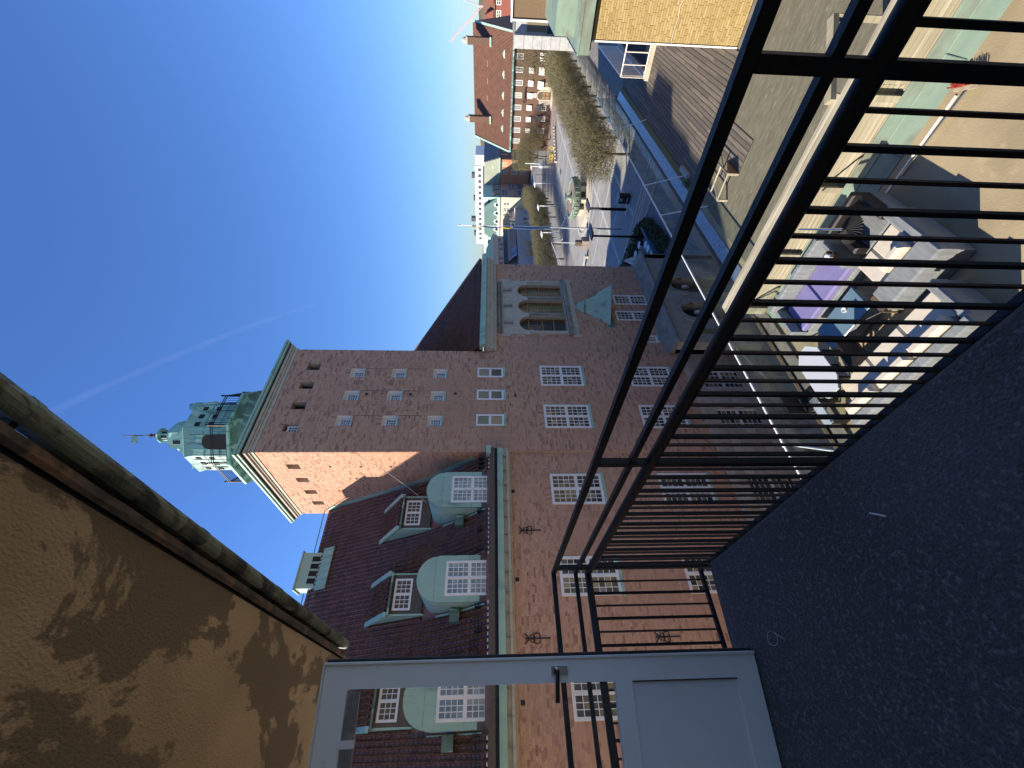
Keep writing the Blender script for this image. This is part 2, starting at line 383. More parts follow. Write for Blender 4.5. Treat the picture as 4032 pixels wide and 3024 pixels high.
# ================================================================== town hall
th = Thing('town_hall', 'red brick town hall with square tower, copper lantern and brown tiled roof', 'building', (8.7, 16, G), K)
th._root()
WY, TY, TX0, TX1 = 14.2, 14.1, 8.76, 14.34
wing_win = [(6.58, 7.81), (3.52, 4.74), (.46, 1.68), (-2.6, -1.38)]
tow_win = [(9.87, 11.08), (12.18, 13.39)]
R1, R2 = (-4.24, -2.30), (-8.40, -6.46)
small_cols = [(9.98, 10.5), (11.31, 11.84), (12.62, 13.15)]
small_rows = [(5.63, 6.25), (3.79, 4.41), (1.95, 2.57)]
mid_cols = [(9.99, 10.56), (11.35, 11.91), (12.67, 13.24)]
slots = [(9.70, 10.08), (10.82, 11.20), (11.93, 12.31), (13.04, 13.42)]
slotsL = [(15.0, 15.36), (16.1, 16.46), (17.2, 17.56), (18.29, 18.65)]
wing_holes = [(a, b, *R) for a, b in wing_win for R in (R1, R2)]
tow_holes = [(a, b, *R) for a, b in tow_win for R in (R1, R2)] + [(a, b, c, d) for a, b in small_cols for c, d in small_rows] + \
            [(a, b, -.62, .59) for a, b in mid_cols] + [(a, b, 7.66, 8.24) for a, b in slots]
towL_holes = [(a, b, 7.6, 8.1) for a, b in slotsL]
rb_pairs = [(18.22, 19.04, -8.7, -6.85), (16.88, 17.64, -8.6, -6.72)]
rb_holes = rb_pairs + [(15.2, 15.72, -8.52, -7.9)]
panel = (15.66, 20.15, -4.55, -.62)

wallA = MB(); wall_pieces(wallA, FY(WY), -5, TX0 + .05, -9.25, -.45, wing_holes, -.35, 0)
wing_wall = th.part('wall', wallA, 'mortar')
wallT = MB(); wall_pieces(wallT, FY(TY), TX0, TX1, -9.25, 8.97, tow_holes, -.35, 0)
wall_pieces(wallT, FX(TX0), TY + .35, 19.6, -3, 8.97, towL_holes, -.35, 0)
wallT.box(TX1 - .35, TX1, TY + .35, 19.6, -9, 8.97); wallT.box(TX0 + .35, TX1 - .35, 19.3, 19.6, -9, 8.97)
tower_wall = th.part('wall', wallT, 'mortar')
wallR = MB(); wall_pieces(wallR, FY(WY), TX1 - .05, 21.9, -9.2, .3, rb_holes + [panel], -.35, 0)
wallR.box(21.55, 21.9, WY + .35, 24, -13.2, .3)
right_wall = th.part('wall', wallR, 'mortar')
core = MB(); core.box(-5, 8.7, 14.7, 24, G, -.3); core.box(9.2, 13.9, 14.6, 19.2, G, 8.6); core.box(14.4, 21.5, 14.7, 24, G, .2)
core.box(14, 21.4, 24, 46, G, .5); core.prism([(13.6, 24, .5), (21.6, 24, .5), (17.6, 24, 6.6)], [(13.6, 46, .5), (21.6, 46, .5), (17.6, 46, 6.6)])  # unseen back wing, added to throw shadow on the square
core.box(16.4, 18.8, 40.5, 43.2, 4, 9.0)  # unseen rear block, added for the same shadow
th.part('core_and_shadow_wing', core, 'dark')

def soldier(mb, fr, u0, u1, z, h=.25, n=None):
    n = n or int((u1 - u0 + .16) / .075); c = (u0 + u1) / 2
    for i in range(n):
        a = u0 - .08 + (u1 - u0 + .16) * i / n; b = u0 - .08 + (u1 - u0 + .16) * (i + 1) / n - .010
        sp = .22
        A, B = a + (a - c) * sp, b + (b - c) * sp
        d = .010 + .004 * rng.random()
        mb.prism([fr.p(a, -.004, z + .01), fr.p(b, -.004, z + .01), fr.p(B, -.004, z + h), fr.p(A, -.004, z + h)],
                 [fr.p(a, d, z + .01), fr.p(b, d, z + .01), fr.p(B, d, z + h), fr.p(A, d, z + h)])
sold = MB(); solH = []
for a, b in wing_win + tow_win:
    for R in (R1, R2):
        fr = FY(TY if a > 8.7 else WY); soldier(sold, fr, a, b, R[1]); solH.append((a - .2, b + .2, R[1], R[1] + .26, a > 8.7))
for a, b in small_cols:
    for c, d in small_rows: soldier(sold, FY(TY), a, b, d, .22); solH.append((a - .14, b + .14, d, d + .23, True))
for a, b in slots: soldier(sold, FY(TY), a, b, 8.24, .16); solH.append((a - .12, b + .12, 8.24, 8.41, True))
for a, b in mid_cols: soldier(sold, FY(TY), a, b, .59, .22); solH.append((a - .14, b + .14, .59, .82, True))
th.part('flat_arch', sold, 'brick', wing_wall, kind='stuff')

rW = brick_rects(-1.2, TX0 - .02, -9.25, -.75, wing_holes + [h[:4] for h in solH if not h[4]])
rT = brick_rects(TX0, TX1, -9.25, 8.95, tow_holes + [h[:4] for h in solH if h[4]])
roofline = [(13.9, -.05), (14.6, .52), (15.4, 1.42), (16.33, 2.53), (17.5, 4.55), (18.9, 7.06), (19.25, 7.5)]
def roof_z(y):
    for (a, b), (c, d) in zip(roofline, roofline[1:]):
        if a <= y <= c: return b + (d - b) * (y - a) / (c - a)
    return roofline[-1][1]
def roof_y(z):
    for (a, b), (c, d) in zip(roofline, roofline[1:]):
        if b <= z <= d: return a + (c - a) * (z - b) / (d - b)
    return 13.9 if z < 0 else 19.6
rL = brick_rects(TY + .002, 19.6, 0, 8.95, towL_holes, clip=lambda z, lo, hi: (lo, min(hi, roof_y(z) + .1) if z < 7.4 else hi))
rR = brick_rects(TX1 + .002, 21.9, -9.2, .28, rb_holes + [panel, (15.9, 15.9, 0, 0)])
near = sorted([r for r in rW if r[4]], key=lambda r: (r[0] - 1.5) ** 2 + (r[2] + 3.6) ** 2 * 1.2)[:300]
ns = set(id(r) for r in near)
bm_ = MB(); Lb = .223 - .01; Hb = .075 - .01; bm_.box(-Lb / 2, Lb / 2, -.012, .004, -Hb / 2, Hb / 2, 0)
brick_me = bm_.mesh('brick', 'brick', (0, 0, 0), K)
for r in near: th.inst('brick', brick_me, ((r[0] + r[1]) / 2, WY - .002 * rng.random(), (r[2] + r[3]) / 2), wing_wall)
def brickwork(fr, rects, parent):
    o = bpy.data.objects.new('brickwork', bricks_mesh(fr, rects, .011, K, th.base, 'brickwork', 'brick')); C.objects.link(o); o.parent = parent; o['kind'] = 'stuff'
brickwork(FY(WY), [r for r in rW if id(r) not in ns], wing_wall)
brickwork(FY(TY), rT, tower_wall); brickwork(FX(TX0), rL, tower_wall); brickwork(FY(WY), rR, right_wall)

# --- windows
PANE = {}; pane_budget = [290]
def pane_mesh(wd, ht, along_x, m):
    key = (round(wd, 3), round(ht, 3), along_x, m)
    if key not in PANE:
        b = MB()
        if along_x: b.box(-wd / 2, wd / 2, -.004, .004, -ht / 2, ht / 2, 0)
        else: b.box(-.004, .004, -wd / 2, wd / 2, -ht / 2, ht / 2, 0)
        PANE[key] = b.mesh('pane', m, (0, 0, 0), K)
    return PANE[key]
def window(t, fr, u0, u1, z0, z1, cc, cr, pc, pr, n=.03, parent=None, fw=.06, bar=.022, m='white', pm='pane', single=True, name='window', sill=None):
    """casements cc x cr, each with pc x pr panes; n = how far the face stands off the wall plane"""
    b = MB(); d = .07
    b.lbox(fr, u0, u0 + fw, n - d, n, z0, z1); b.lbox(fr, u1 - fw, u1, n - d, n, z0, z1)
    b.lbox(fr, u0 + fw, u1 - fw, n - d, n, z1 - fw, z1); b.lbox(fr, u0 + fw, u1 - fw, n - d, n, z0, z0 + fw)
    iw, ih = (u1 - u0 - 2 * fw), (z1 - z0 - 2 * fw); mw = fw * .9
    cells = []
    cw = (iw - (cc - 1) * mw) / cc; ch = (ih - (cr - 1) * mw) / cr
    for i in range(1, cc): a = u0 + fw + i * cw + (i - 1) * mw; b.lbox(fr, a, a + mw, n - d, n + .004, z0 + fw, z1 - fw)
    for j in range(1, cr):
        a = z0 + fw + j * ch + (j - 1) * mw
        for i in range(cc): c = u0 + fw + i * (cw + mw); b.lbox(fr, c, c + cw, n - d, n - .002, a, a + mw)
    w_ = t.part(name, b, m, parent)
    bars = MB(); pn = n - .03; pb = MB(); sw = fw * .55
    for i in range(cc):
        for j in range(cr):
            a, c = u0 + fw + i * (cw + mw), z0 + fw + j * (ch + mw)
            bars.lbox(fr, a, a + sw, pn, n - .008, c, c + ch); bars.lbox(fr, a + cw - sw, a + cw, pn, n - .008, c, c + ch)
            bars.lbox(fr, a + sw, a + cw - sw, pn, n - .008, c, c + sw); bars.lbox(fr, a + sw, a + cw - sw, pn, n - .008, c + ch - sw, c + ch)
            gw, gh = (cw - 2 * sw) / pc, (ch - 2 * sw) / pr
            for x in range(1, pc): bars.lbox(fr, a + sw + x * gw - bar / 2, a + sw + x * gw + bar / 2, pn, n - .014, c + sw, c + ch - sw)
            for y in range(1, pr): bars.lbox(fr, a + sw, a + cw - sw, pn, n - .016, c + sw + y * gh - bar / 2, c + sw + y * gh + bar / 2)
            for x in range(pc):
                for y in range(pr):
                    p = fr.p(a + sw + (x + .5) * gw, pn - .008 - .004 * rng.random(), c + sw + (y + .5) * gh)
                    if single and pane_budget[0] > 0 and parent is None:
                        pane_budget[0] -= 1
                        o = t.inst('pane', pane_mesh(gw, gh, abs(fr.u[0]) > .5, pm), p, w_)
                        o.rotation_euler = (rng.uniform(-.012, .012), 0, rng.uniform(-.012, .012))
                    else:
                        pb.lbox(fr, a + sw + x * gw, a + sw + (x + 1) * gw, pn - .012 - .003 * ((x + y) % 2), pn - .006, c + sw + y * gh, c + sw + (y + 1) * gh)
    if parent is None:
        t.part('glazing_bars', bars, m, w_)
        if pb.v: t.part('panes', pb, pm, w_, kind='stuff')
        if sill:
            s_ = MB(); s_.lprism(fr, [(u0 - .04, z0 - .002), (u1 + .04, z0 - .002), (u1 + .04, z0 - .10), (u0 - .04, z0 - .10)], .0, .07)
            t.part('sill', s_, sill, w_)
    else:
        return bars, pb, w_
    return w_
for (a, b) in wing_win[:3]:
    window(th, FY(WY), a, b, *R1, 2, 2, 3, 4, .045, sill='copper'); 
for (a, b) in tow_win: window(th, FY(TY), a, b, *R1, 2, 2, 3, 4, .045, sill='copper')
for (a, b) in tow_win + wing_win[:3]: window(th, FY(TY if a > 8.7 else WY), a, b, *R2, 2, 2, 3, 4, .045, sill='copper')
for a, b in mid_cols: window(th, FY(TY), a, b, -.60, .57, 1, 2, 1, 1, .035, sill='copper', fw=.05)
for a, b in small_cols:
    for c, d in small_rows:
        wo = window(th, FY(TY), a + .075, b - .05, c + .05, d - .09, 1, 1, 3, 4, -.17, fw=.035, bar=.018, pm='pane_sky', single=False)
        rv = MB(); fr = FY(TY)
        P = lambda u, n, z: fr.p(u, n, z)
        rv.quad(P(a, 0, d), P(b, 0, d), P(b - .05, -.19, d - .09), P(a + .075, -.19, d - .09))
        rv.quad(P(a, 0, c), P(a, 0, d), P(a + .075, -.19, d - .09), P(a + .075, -.19, c + .05))
        rv.quad(P(b, 0, d), P(b, 0, c), P(b - .05, -.19, c + .05), P(b - .05, -.19, d - .09))
        th.part('reveal', rv, 'white', wo)
        s_ = MB(); s_.prism([P(a - .02, .05, c - .05), P(b + .02, .05, c - .05), P(b, -.19, c + .045), P(a, -.19, c + .045)],
                            [P(a - .02, .05, c - .02), P(b + .02, .05, c - .02), P(b, -.19, c + .06), P(a, -.19, c + .06)]); th.part('sill', s_, 'copper', wo)
for i, (a, b) in enumerate(slots):
    s_ = MB(); s_.lbox(FY(TY), a, b, -.34, -.30, 7.66, 8.24); th.part('louvre_opening', s_, 'dark', tower_wall)
    if i == 0: window(th, FY(TY), a + .03, b - .03, 7.68, 8.12, 1, 1, 2, 3, -.12, fw=.04, bar=.02, single=False)
for a, b in slotsL: s_ = MB(); s_.lbox(FX(TX0), a, b, -.34, -.30, 7.6, 8.1); th.part('louvre_opening', s_, 'dark', tower_wall)
for (a, b, c, d) in rb_pairs: window(th, FY(WY), a, b, c, d, 1, 2, 3, 4, .045, sill='copper', single=False)
window(th, FY(WY), 15.2, 15.72, -8.52, -7.9, 1, 1, 3, 3, .02, sill='copper', single=False)
# shadow line of the recessed strips between small tower windows, painted as dark strips
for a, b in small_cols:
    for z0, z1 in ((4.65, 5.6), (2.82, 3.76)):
        s_ = MB(); s_.lbox(FY(TY), b - .012, b + .012, -.002, .018, z0, z1); th.part('recess_shadow_strip', s_, 'brick_dark', tower_wall)
holes_ = MB()
for u, z in [(7.11, -.88), (4.05, -.92), (.9, -.95)]: s_ = MB(); s_.lbox(FY(WY), u - .06, u + .06, .0, .022, z - .06, z + .06); th.part('vent_grille', s_, 'iron', wing_wall)
for u, z in [(11.65, 5.3), (11.65, 3.42), (11.7, 1.5), (11.6, -1.12)]: s_ = MB(); s_.lbox(FY(TY), u - .06, u + .06, .0, .022, z - .06, z + .06); th.part('vent_grille', s_, 'iron', tower_wall)
for u, z in [(15.2, 6.4), (15.2, 5.2), (15.2, 4.0), (16.2, 5.6), (17.3, 6.6)]: s_ = MB(); s_.lbox(FX(TX0), u - .05, u + .05, .0, .02, z - .04, z + .04); th.part('putlog_hole', s_, 'dark', tower_wall)
# wrought-iron wall anchors
for u, z in [(5.64, -1.05), (2.40, -1.10), (2.35, -5.0)]:
    b = MB(); y = WY - .04
    b.tube([(u, y, z), (u, y, z - .75)], .018, 6)
    for s in (-1, 1):
        b.tube([(u, y, z - .12), (u + s * .10, y, z - .02), (u + s * .13, y, z + .02)], .015, 5)
        b.tube([(u, y, z - .42)] + [(u + s * (.07 + .07 * math.sin(t)), y, z - .34 + .09 * math.cos(t + 3.1)) for t in np.linspace(0, 4.2, 9)], .014, 5)
        b.tube([(u, y, z - .22)] + [(u + s * (.06 + .05 * math.sin(t)), y, z - .20 + .06 * math.cos(t + 3.1)) for t in np.linspace(0, 4.2, 8)], .013, 5)
    th.part('wall_anchor', b, 'iron')

# --- eaves of the wing
e = MB(); e.box(-5, TX0, 13.86, WY + .02, -.72, -.64); e.box(-5, TX0, 13.93, WY + .02, -.64, -.5); e.box(-5, TX0, 14.05, WY + .02, -.80, -.72)
cor = th.part('cornice', e, 'stone')
for i in range(17): s_ = MB(); x = -1.2 + i * .6; s_.box(x, x + .012, 13.855, 13.93, -.725, -.49); th.part('cornice_joint', s_, 'stone_dark', cor)
e = MB(); e.box(-5, TX0 - .06, 13.72, 13.92, -.50, -.33); e.box(-5, TX0 - .06, 13.69, 13.74, -.34, -.30); th.part('gutter', e, 'copper', label='pale green copper gutter band under the tiles')
e = MB(); e.box(-5, TX0 - .02, 13.80, 14.3, -.33, -.20); th.part('gutter_shade_strip', e, 'dark')  # near-black strip laid in for the shade above the gutter
e = MB(); e.box(-5, TX0 - .02, 13.76, 13.9, -.20, -.02); th.part('fascia', e, 'brown_trim')
# --- tiled roofs
rb_ = MB()
prev = roofline[0]
base_poly = [(a, b - .06) for a, b in roofline] + [(19.6, 7.5), (24.4, -.1), (24.4, -.3), (14.3, -.3)]
rb_.prism([(-5, a, b) for a, b in base_poly], [(TX0 + .02, a, b) for a, b in base_poly])
wing_roof = th.part('roof', rb_, 'brick_dark')
PW, EX = .165, .19
cs = [(0, -.004), (.10, .040), (.28, .070), (.46, .040), (.56, -.004), (.78, -.016), (1.0, -.004)]
def tile_verts(pw, ln):
    vs = []
    for s, lift in ((0, .030), (ln, .004)):          # s runs up the slope, the lower end rides over the course below
        vs += [(x * pw, s, h + lift) for x, h in cs]
    vs += [(x * pw, 0, h + .030 - .026) for x, h in cs]
    n = len(cs)
    fs = [(i, i + 1, n + i + 1, n + i) for i in range(n - 1)] + [(2 * n + i, 2 * n + i + 1, i + 1, i) for i in range(n - 1)]
    return np.array(vs), np.array(fs)
TV, TF = tile_verts(PW, EX + .03)
dorm_c = [7.195, 4.12, 1.065, -2.0]
up_c = [7.15, 4.16, 1.17, -1.85]
def blocked(x, y, z):
    for c in dorm_c:
        if abs(x - c) < .70 and z < 2.3 and y < 16.1: return True
    for c in up_c:
        if abs(x - c) < .68 and 2.3 < z < 3.9 and y < 17.2: return True
    return False
tiles = []
S = 0.0
pts = []
for (a, b), (c, d) in zip(roofline, roofline[1:]):
    L_ = math.hypot(c - a, d - b); pts.append((S, L_, a, b, math.atan2(d - b, c - a))); S += L_
nrow = int(S / EX)
for r in range(nrow):
    s = r * EX
    for (s0, L_, a, b, an) in pts:
        if s0 <= s < s0 + L_: y = a + (s - s0) * math.cos(an); z = b + (s - s0) * math.sin(an); ang = an
    for i in range(int((TX0 + 2.6) / PW)):
        x = -2.6 + i * PW
        if not blocked(x + PW / 2, y, z): tiles.append((x, y, z, ang))
def tile_set(tiles, parent, budget, key):
    tiles = sorted(tiles, key=key)
    mb = MB(); mb.v = [tuple(p) for p in TV]; mb.f = [tuple(q) for q in TF]; mb.r = [0.0] * len(TF)
    me = mb.mesh('roof_tile', 'tile', (0, 0, 0), K)
    for x, y, z, an in tiles[:budget]:
        th.inst('roof_tile', me, (x, y, z), parent, (an + rng.uniform(-.012, .012), 0, rng.uniform(-.01, .01)))
    rest = np.array(tiles[budget:]); n = len(rest)
    ca, sa = np.cos(rest[:, 3] + nrng.normal(0, .008, n))[:, None], np.sin(rest[:, 3])[:, None]
    V = np.zeros((n, len(TV), 3))
    V[:, :, 0] = rest[:, 0:1] + TV[None, :, 0]
    V[:, :, 1] = rest[:, 1:2] + TV[None, :, 1] * ca - TV[None, :, 2] * sa
    V[:, :, 2] = rest[:, 2:3] + TV[None, :, 1] * sa + TV[None, :, 2] * ca + nrng.normal(0, .003, n)[:, None]
    V = V * K - np.array(th.base)
    Fc = (np.arange(n)[:, None, None] * len(TV) + TF).reshape(-1, 4)
    me2 = raw_mesh('tile_courses', V.reshape(-1, 3), Fc, np.repeat(nrng.random(n), len(TF)), 'tile')
    o = bpy.data.objects.new('tile_courses', me2); C.objects.link(o); o.parent = parent; o['kind'] = 'stuff'
tile_set(tiles, wing_roof, 300, lambda t: (t[0] - 1.2) ** 2 + (t[2] - 2.2) ** 2)
e = MB()
for i in range(40): x = -1.2 + i * .25; e.tube([(x, 19.3, 7.52), (x + .25, 19.3, 7.52)], .09, 8)
th.part('ridge_tiles', e, 'tile', wing_roof, kind='stuff')
# snow guard rail and white tile edge
for a0, a1 in ((-1.2, .3), (1.85, 3.36), (4.9, 6.42), (7.98, TX0 - .2)):
    e = MB()
    for z, y in ((.40, 14.10), (.31, 14.06)): e.tube([(a0, y, z), (a1, y, z)], .013, 5)
    for x in (a0 + .1, (a0 + a1) / 2, a1 - .1): e.box(x, x + .02, 14.05, 14.3, .22, .42)
    th.part('snow_guard', e, 'iron', wing_roof)
e = MB()
for i in range(58):
    x = -1.0 + i * PW
    if not blocked(x + .08, 14.1, .3): e.box(x, x + PW * .62, 13.86, 13.90, -.005, .03)
th.part('tile_ends', e, 'white', wing_roof, kind='stuff')
# stepped copper flashing against the tower
e = MB()
for (a, b), (c, d) in zip(roofline[1:], roofline[2:]):
    L_ = math.hypot(c - a, d - b); n = max(1, int(L_ / .42))
    for i in range(n):
        y0, z0 = a + (c - a) * i / n, b + (d - b) * i / n; y1, z1 = a + (c - a) * (i + 1) / n, b + (d - b) * (i + 1) / n
        nx, nz = -(d - b) / L_, (c - a) / L_
        A = [(y0, z0), (y1, z1), (y1 + nx * .2, z1 + nz * .2), (y0 + nx * .26, z0 + nz * .26)]
        e.prism([(TX0 - .03, y, z) for y, z in A], [(TX0 - .008, y, z) for y, z in A])
th.part('flashing', e, 'copper', wing_roof)
e = MB(); e.box(TX0 - .3, TX0 + .02, 13.66, 14.05, -.05, .12); th.part('gutter_end', e, 'copper', wing_roof)
# copper ridge vent
def ridge_vent(x0, x1):
    e = MB(); e.prism([(x0, 18.86, 7.18), (x0, 18.55, 6.66), (x0, 19.9, 6.68), (x0, 19.66, 7.1)], [(x1, 18.86, 7.18), (x1, 18.55, 6.66), (x1, 19.9, 6.68), (x1, 19.66, 7.1)])
    e.box(x0 + .12, x1 - .12, 19.0, 19.64, 7.1, 8.05)
    e.box(x0 + .05, x1 - .05, 18.94, 19.7, 8.05, 8.10)
    v = th.part('ridge_vent', e, 'copper')
    for i in range(4):
        u = x0 + .26 + i * (x1 - x0 - .5) / 4 + .05
        s_ = MB(); s_.box(u, u + .2, 18.98, 19.0 + .01, 7.3, 7.62); th.part('vent_slot', s_, 'dark', v)
    for i in range(6):
        u = x0 + .1 + i * (x1 - x0 - .2) / 5; s_ = MB(); s_.prism([(u, 18.86, 7.17), (u + .02, 18.86, 7.17), (u + .02, 18.56, 6.67), (u, 18.56, 6.67)], [(u, 18.83, 7.19), (u + .02, 18.83, 7.19), (u + .02, 18.53, 6.69), (u, 18.53, 6.69)])
        th.part('standing_seam', s_, 'copper', v)
ridge_vent(5.1, 6.8); ridge_vent(-.9, 1.3)
e = MB(); e.tube([(1.3, 19.3, 7.66), (5.1, 19.3, 7.72)], .02, 6); e.tube([(6.8, 19.3, 7.76), (8.8, 19.3, 7.80)], .02, 6); th.part('ridge_cable', e, 'roof_teal')

# --- big copper dormers with a segmental top
def dormer(c):
    h = .70; fy = 14.16; fr = FY(fy)
    arc = [(c - h, -.14), (c - h, 1.62)] + [(c + h * math.sin(t) * .96, 1.66 + .62 * math.cos(t)) for t in np.linspace(-math.pi / 2, math.pi / 2, 15)] + [(c + h, 1.62), (c + h, -.14)]
    b = MB(); n = len(arc)
    ys = []
    for u, z in arc: ys.append(max(fy + .2, roof_y(max(z, .1)) + .12))
    A = [(u, fy, z) for u, z in arc]; B = [(u, y, z) for (u, z), y in zip(arc, ys)]
    b.add(A + B, [(i, i + 1, n + i + 1, n + i) for i in range(n - 1)])
    # front with the window opening left free
    w0, w1, q0, q1 = c - .525, c + .525, -.15, 1.37
    b.box(c - h, w0, fy - .012, fy + .03, -.14, 1.37); b.box(w1, c + h, fy - .012, fy + .03, -.14, 1.37)
    top = [(u, z) for u, z in arc if z >= 1.6]
    poly = [(c - h, 1.37)] + top + [(c + h, 1.37)]
    b.lprism(fr, poly, -.03, .012)
    d = th.part('dormer', b, 'copper')
    bars, pb, w_ = window(th, fr, w0, w1, q0, q1, 2, 2, 3, 4, .035, parent=d, fw=.052, bar=.021, single=False, name='window_frame')
    th.part('glazing_bars', bars, 'white', d); th.part('panes', pb, 'pane_sky', d, kind='stuff')
    for s in (-1, 1):   # brown feet and lead flashing
        f_ = MB(); x = c + s * (h - .07); f_.box(x - .085, x + .085, fy - .03, fy - .014, -.16, .28); th.part('foot_board', f_, 'brown_trim', d)
        g = MB(); x = c + s * (h + .02)
        L_ = [(14.1, .16), (14.9, .88), (15.6, 1.75), (15.75, 1.78), (15.05, .82), (14.2, .04)]
        g.prism([(x + s * .03, y, z) for y, z in L_], [(x + s * .09, y, z) for y, z in L_]); th.part('flashing', g, 'copper', d)
    s_ = MB(); s_.lbox(fr, c - .53, c + .53, .0, .004, 1.375, 1.40); s_.box(c - h, c - .53, fy - .016, fy - .013, .62, .63); s_.box(c + .53, c + h, fy - .016, fy - .013, .62, .63)
    s_.box(c - .6, c + .6, fy - .016, fy - .013, 1.70, 1.71); th.part('seam', s_, 'copper_dark', d)
    g = MB(); g.box(c - h - .42, c - h - .06, 14.7, 15.0, .92, 1.22); th.part('step_box', g, 'copper_dark', d)
for c in dorm_c[:3]: dormer(c)
# --- small tiled dormers higher up
def small_dormer(c):
    fy = 16.05; fr = FY(fy); z0, z1 = 2.70, 3.31
    b = MB(); b.box(c - .62, c + .62, fy, 16.9, 2.3, 3.40)
    d = th.part('small_dormer', b, 'brown_trim')
    bars, pb, w_ = window(th, fr, c - .51, c + .51, z0, z1, 2, 1, 3, 3, .03, parent=d, fw=.045, bar=.02, single=False, name='window_frame')
    th.part('glazing_bars', bars, 'white', d); th.part('panes', pb, 'pane_sky', d, kind='stuff')
    e = MB(); e.prism([(c - .7, fy - .14, 3.40), (c + .7, fy - .14, 3.40), (c + .72, 17.3, 4.30), (c - .72, 17.3, 4.30)], [(c - .7, fy - .14, 3.46), (c + .7, fy - .14, 3.46), (c + .72, 17.3, 4.36), (c - .72, 17.3, 4.36)])
    th.part('roof_slab', e, 'brown_trim', d)
    tl = MB(); an = math.atan2(.9, 1.39)
    for r in range(8):
        for i in range(7):
            x = c - .57 + i * PW; s = r * .19; y, z = fy - .12 + s * math.cos(an), 3.48 + s * math.sin(an)
            tl.add([(x + v[0], y + v[1] * math.cos(an) - v[2] * math.sin(an), z + v[1] * math.sin(an) + v[2] * math.cos(an)) for v in TV], [tuple(q) for q in TF])
    th.part('tile_courses', tl, 'tile', d, kind='stuff')
    for s in (-1, 1):
        g = MB(); x = c + s * .66
        A = [(fy - .16, 3.46), (fy - .16, 3.55), (17.4, 4.50), (17.4, 4.42)]
        g.prism([(x - .08, y, z) for y, z in A], [(x + .08, y, z) for y, z in A])
        Bp = [(fy - .02, 2.25), (fy - .02, 3.45), (17.35, 4.4), (17.4, 4.3), (16.1, 2.2)]
        g.prism([(x - .02, y, z) for y, z in Bp], [(x + .035, y, z) for y, z in Bp])
        th.part('copper_cheek', g, 'copper', d)
    g = MB(); g.tube([(c - .7, fy - .19, 3.40), (c + .7, fy - .19, 3.40)], .035, 8); th.part('gutter', g, 'copper_dark', d)
for c in up_c[:3]: small_dormer(c)

# --- right block roof: hipped, same tiles
HX, HY, HZ = 21.75, 13.78, .52
e = MB(); e.add([(TX1, HY, HZ), (HX, HY, HZ), (HX - 5.2, HY + 5.2, HZ + 5.2), (TX1, HY + 5.2, HZ + 5.2), (HX, HY + 12, HZ), (HX - 5.2, HY + 6.8, HZ + 5.2), (TX1, HY + 6.8, HZ + 5.2), (TX1, HY + 12, HZ)],
                [(0, 1, 2, 3), (1, 4, 5, 2), (3, 2, 5, 6), (4, 7, 6, 5)])
r_roof = th.part('roof', e, 'brick_dark')
tr = []
for r in range(int(7.3 / EX)):
    s = r * EX; y, z = HY + s * .707, HZ + s * .707
    for i in range(int((HX - TX1) / PW) + 1):
        x = TX1 + i * PW
        if x + PW < HX - s * .707: tr.append((x, y, z + .03, math.pi / 4))
tile_set(tr, r_roof, 0, lambda t: t[0])
e = MB(); e.tube([(HX, HY, HZ + .05), (HX - 5.2, HY + 5.2, HZ + 5.25)], .1, 8); th.part('hip_tiles', e, 'tile', r_roof, smooth=True)
e = MB()
for dz in (.16, .28): e.tube([(TX1 + .1, HY - .02 + dz, HZ + .12 + dz), (HX - .3, HY - .02 + dz, HZ + .12 + dz)], .016, 5)
th.part('snow_guard', e, 'iron', r_roof)
e = MB(); e.box(TX1 + .02, 22.15, 13.62, 13.84, .22, .40); e.box(21.9, 22.15, 13.84, 24, .22, .40); e.box(TX1 + .02, 22.12, 13.68, 14.0, .40, .50); th.part('gutter', e, 'copper', r_roof)
e = MB(); e.box(TX1 + .02, 22.02, 13.80, WY + .02, .02, .22); e.box(TX1 + .02, 21.98, 13.9, WY + .02, -.16, .02); e.box(TX1 + .02, 21.95, 14.02, WY + .02, -.32, -.16); cor2 = th.part('cornice', e, 'stone')
for i in range(12): s_ = MB(); x = 14.9 + i * .6; s_.box(x, x + .012, 13.795, 13.9, .02, .225); th.part('cornice_joint', s_, 'stone_dark', cor2)

# --- stone window bay with three arches
fr = FY(WY - .03); b = MB()
arches = [(16.49, .555), (17.88, .555), (19.26, .555)]; zs, zb = -2.06, -3.98
pu0, pu1, pz0, pz1 = panel
us = [pu0] + [v for c, hw in arches for v in (c - hw, c + hw)] + [pu1]
for i in range(0, len(us), 2): b.lbox(fr, us[i], us[i + 1], -.3, .03, zb, pz1)
b.lbox(fr, pu0, pu1, -.3, .03, pz0, zb)
for c, hw in arches:
    N_ = 14
    for i in range(N_):
        t0, t1 = math.pi * i / N_, math.pi * (i + 1) / N_
        p0 = (c - hw * math.cos(t0), zs + hw * math.sin(t0)); p1 = (c - hw * math.cos(t1), zs + hw * math.sin(t1))
        b.lprism(fr, [p0, p1, (p1[0], pz1), (p0[0], pz1)], -.3, .03)
for z in (-.95, -1.9, -3.0): pass
bay = th.part('stone_bay', b, 'stone')
for s, lst in ((-1, (pu0,)), (1, (pu1,))):     # toothed quoins
    for u in lst:
        for z, h_ in ((-.62, .42), (-1.35, .34), (-2.5, .3), (-4.2, .45)):
            g = MB(); x0, x1 = (u - .16, u + .02) if s < 0 else (u - .02, u + .16); g.lbox(fr, x0, x1, -.1, .026, z - h_, z); th.part('quoin', g, 'stone_piece', bay)
g = MB(); g.lbox(fr, pu0 - .06, pu1 + .06, -.1, .22, zb - .16, zb - .04); g.lbox(fr, pu0, pu1, -.1, .12, zb - .3, zb - .16); th.part('sill', g, 'stone_dark', bay)
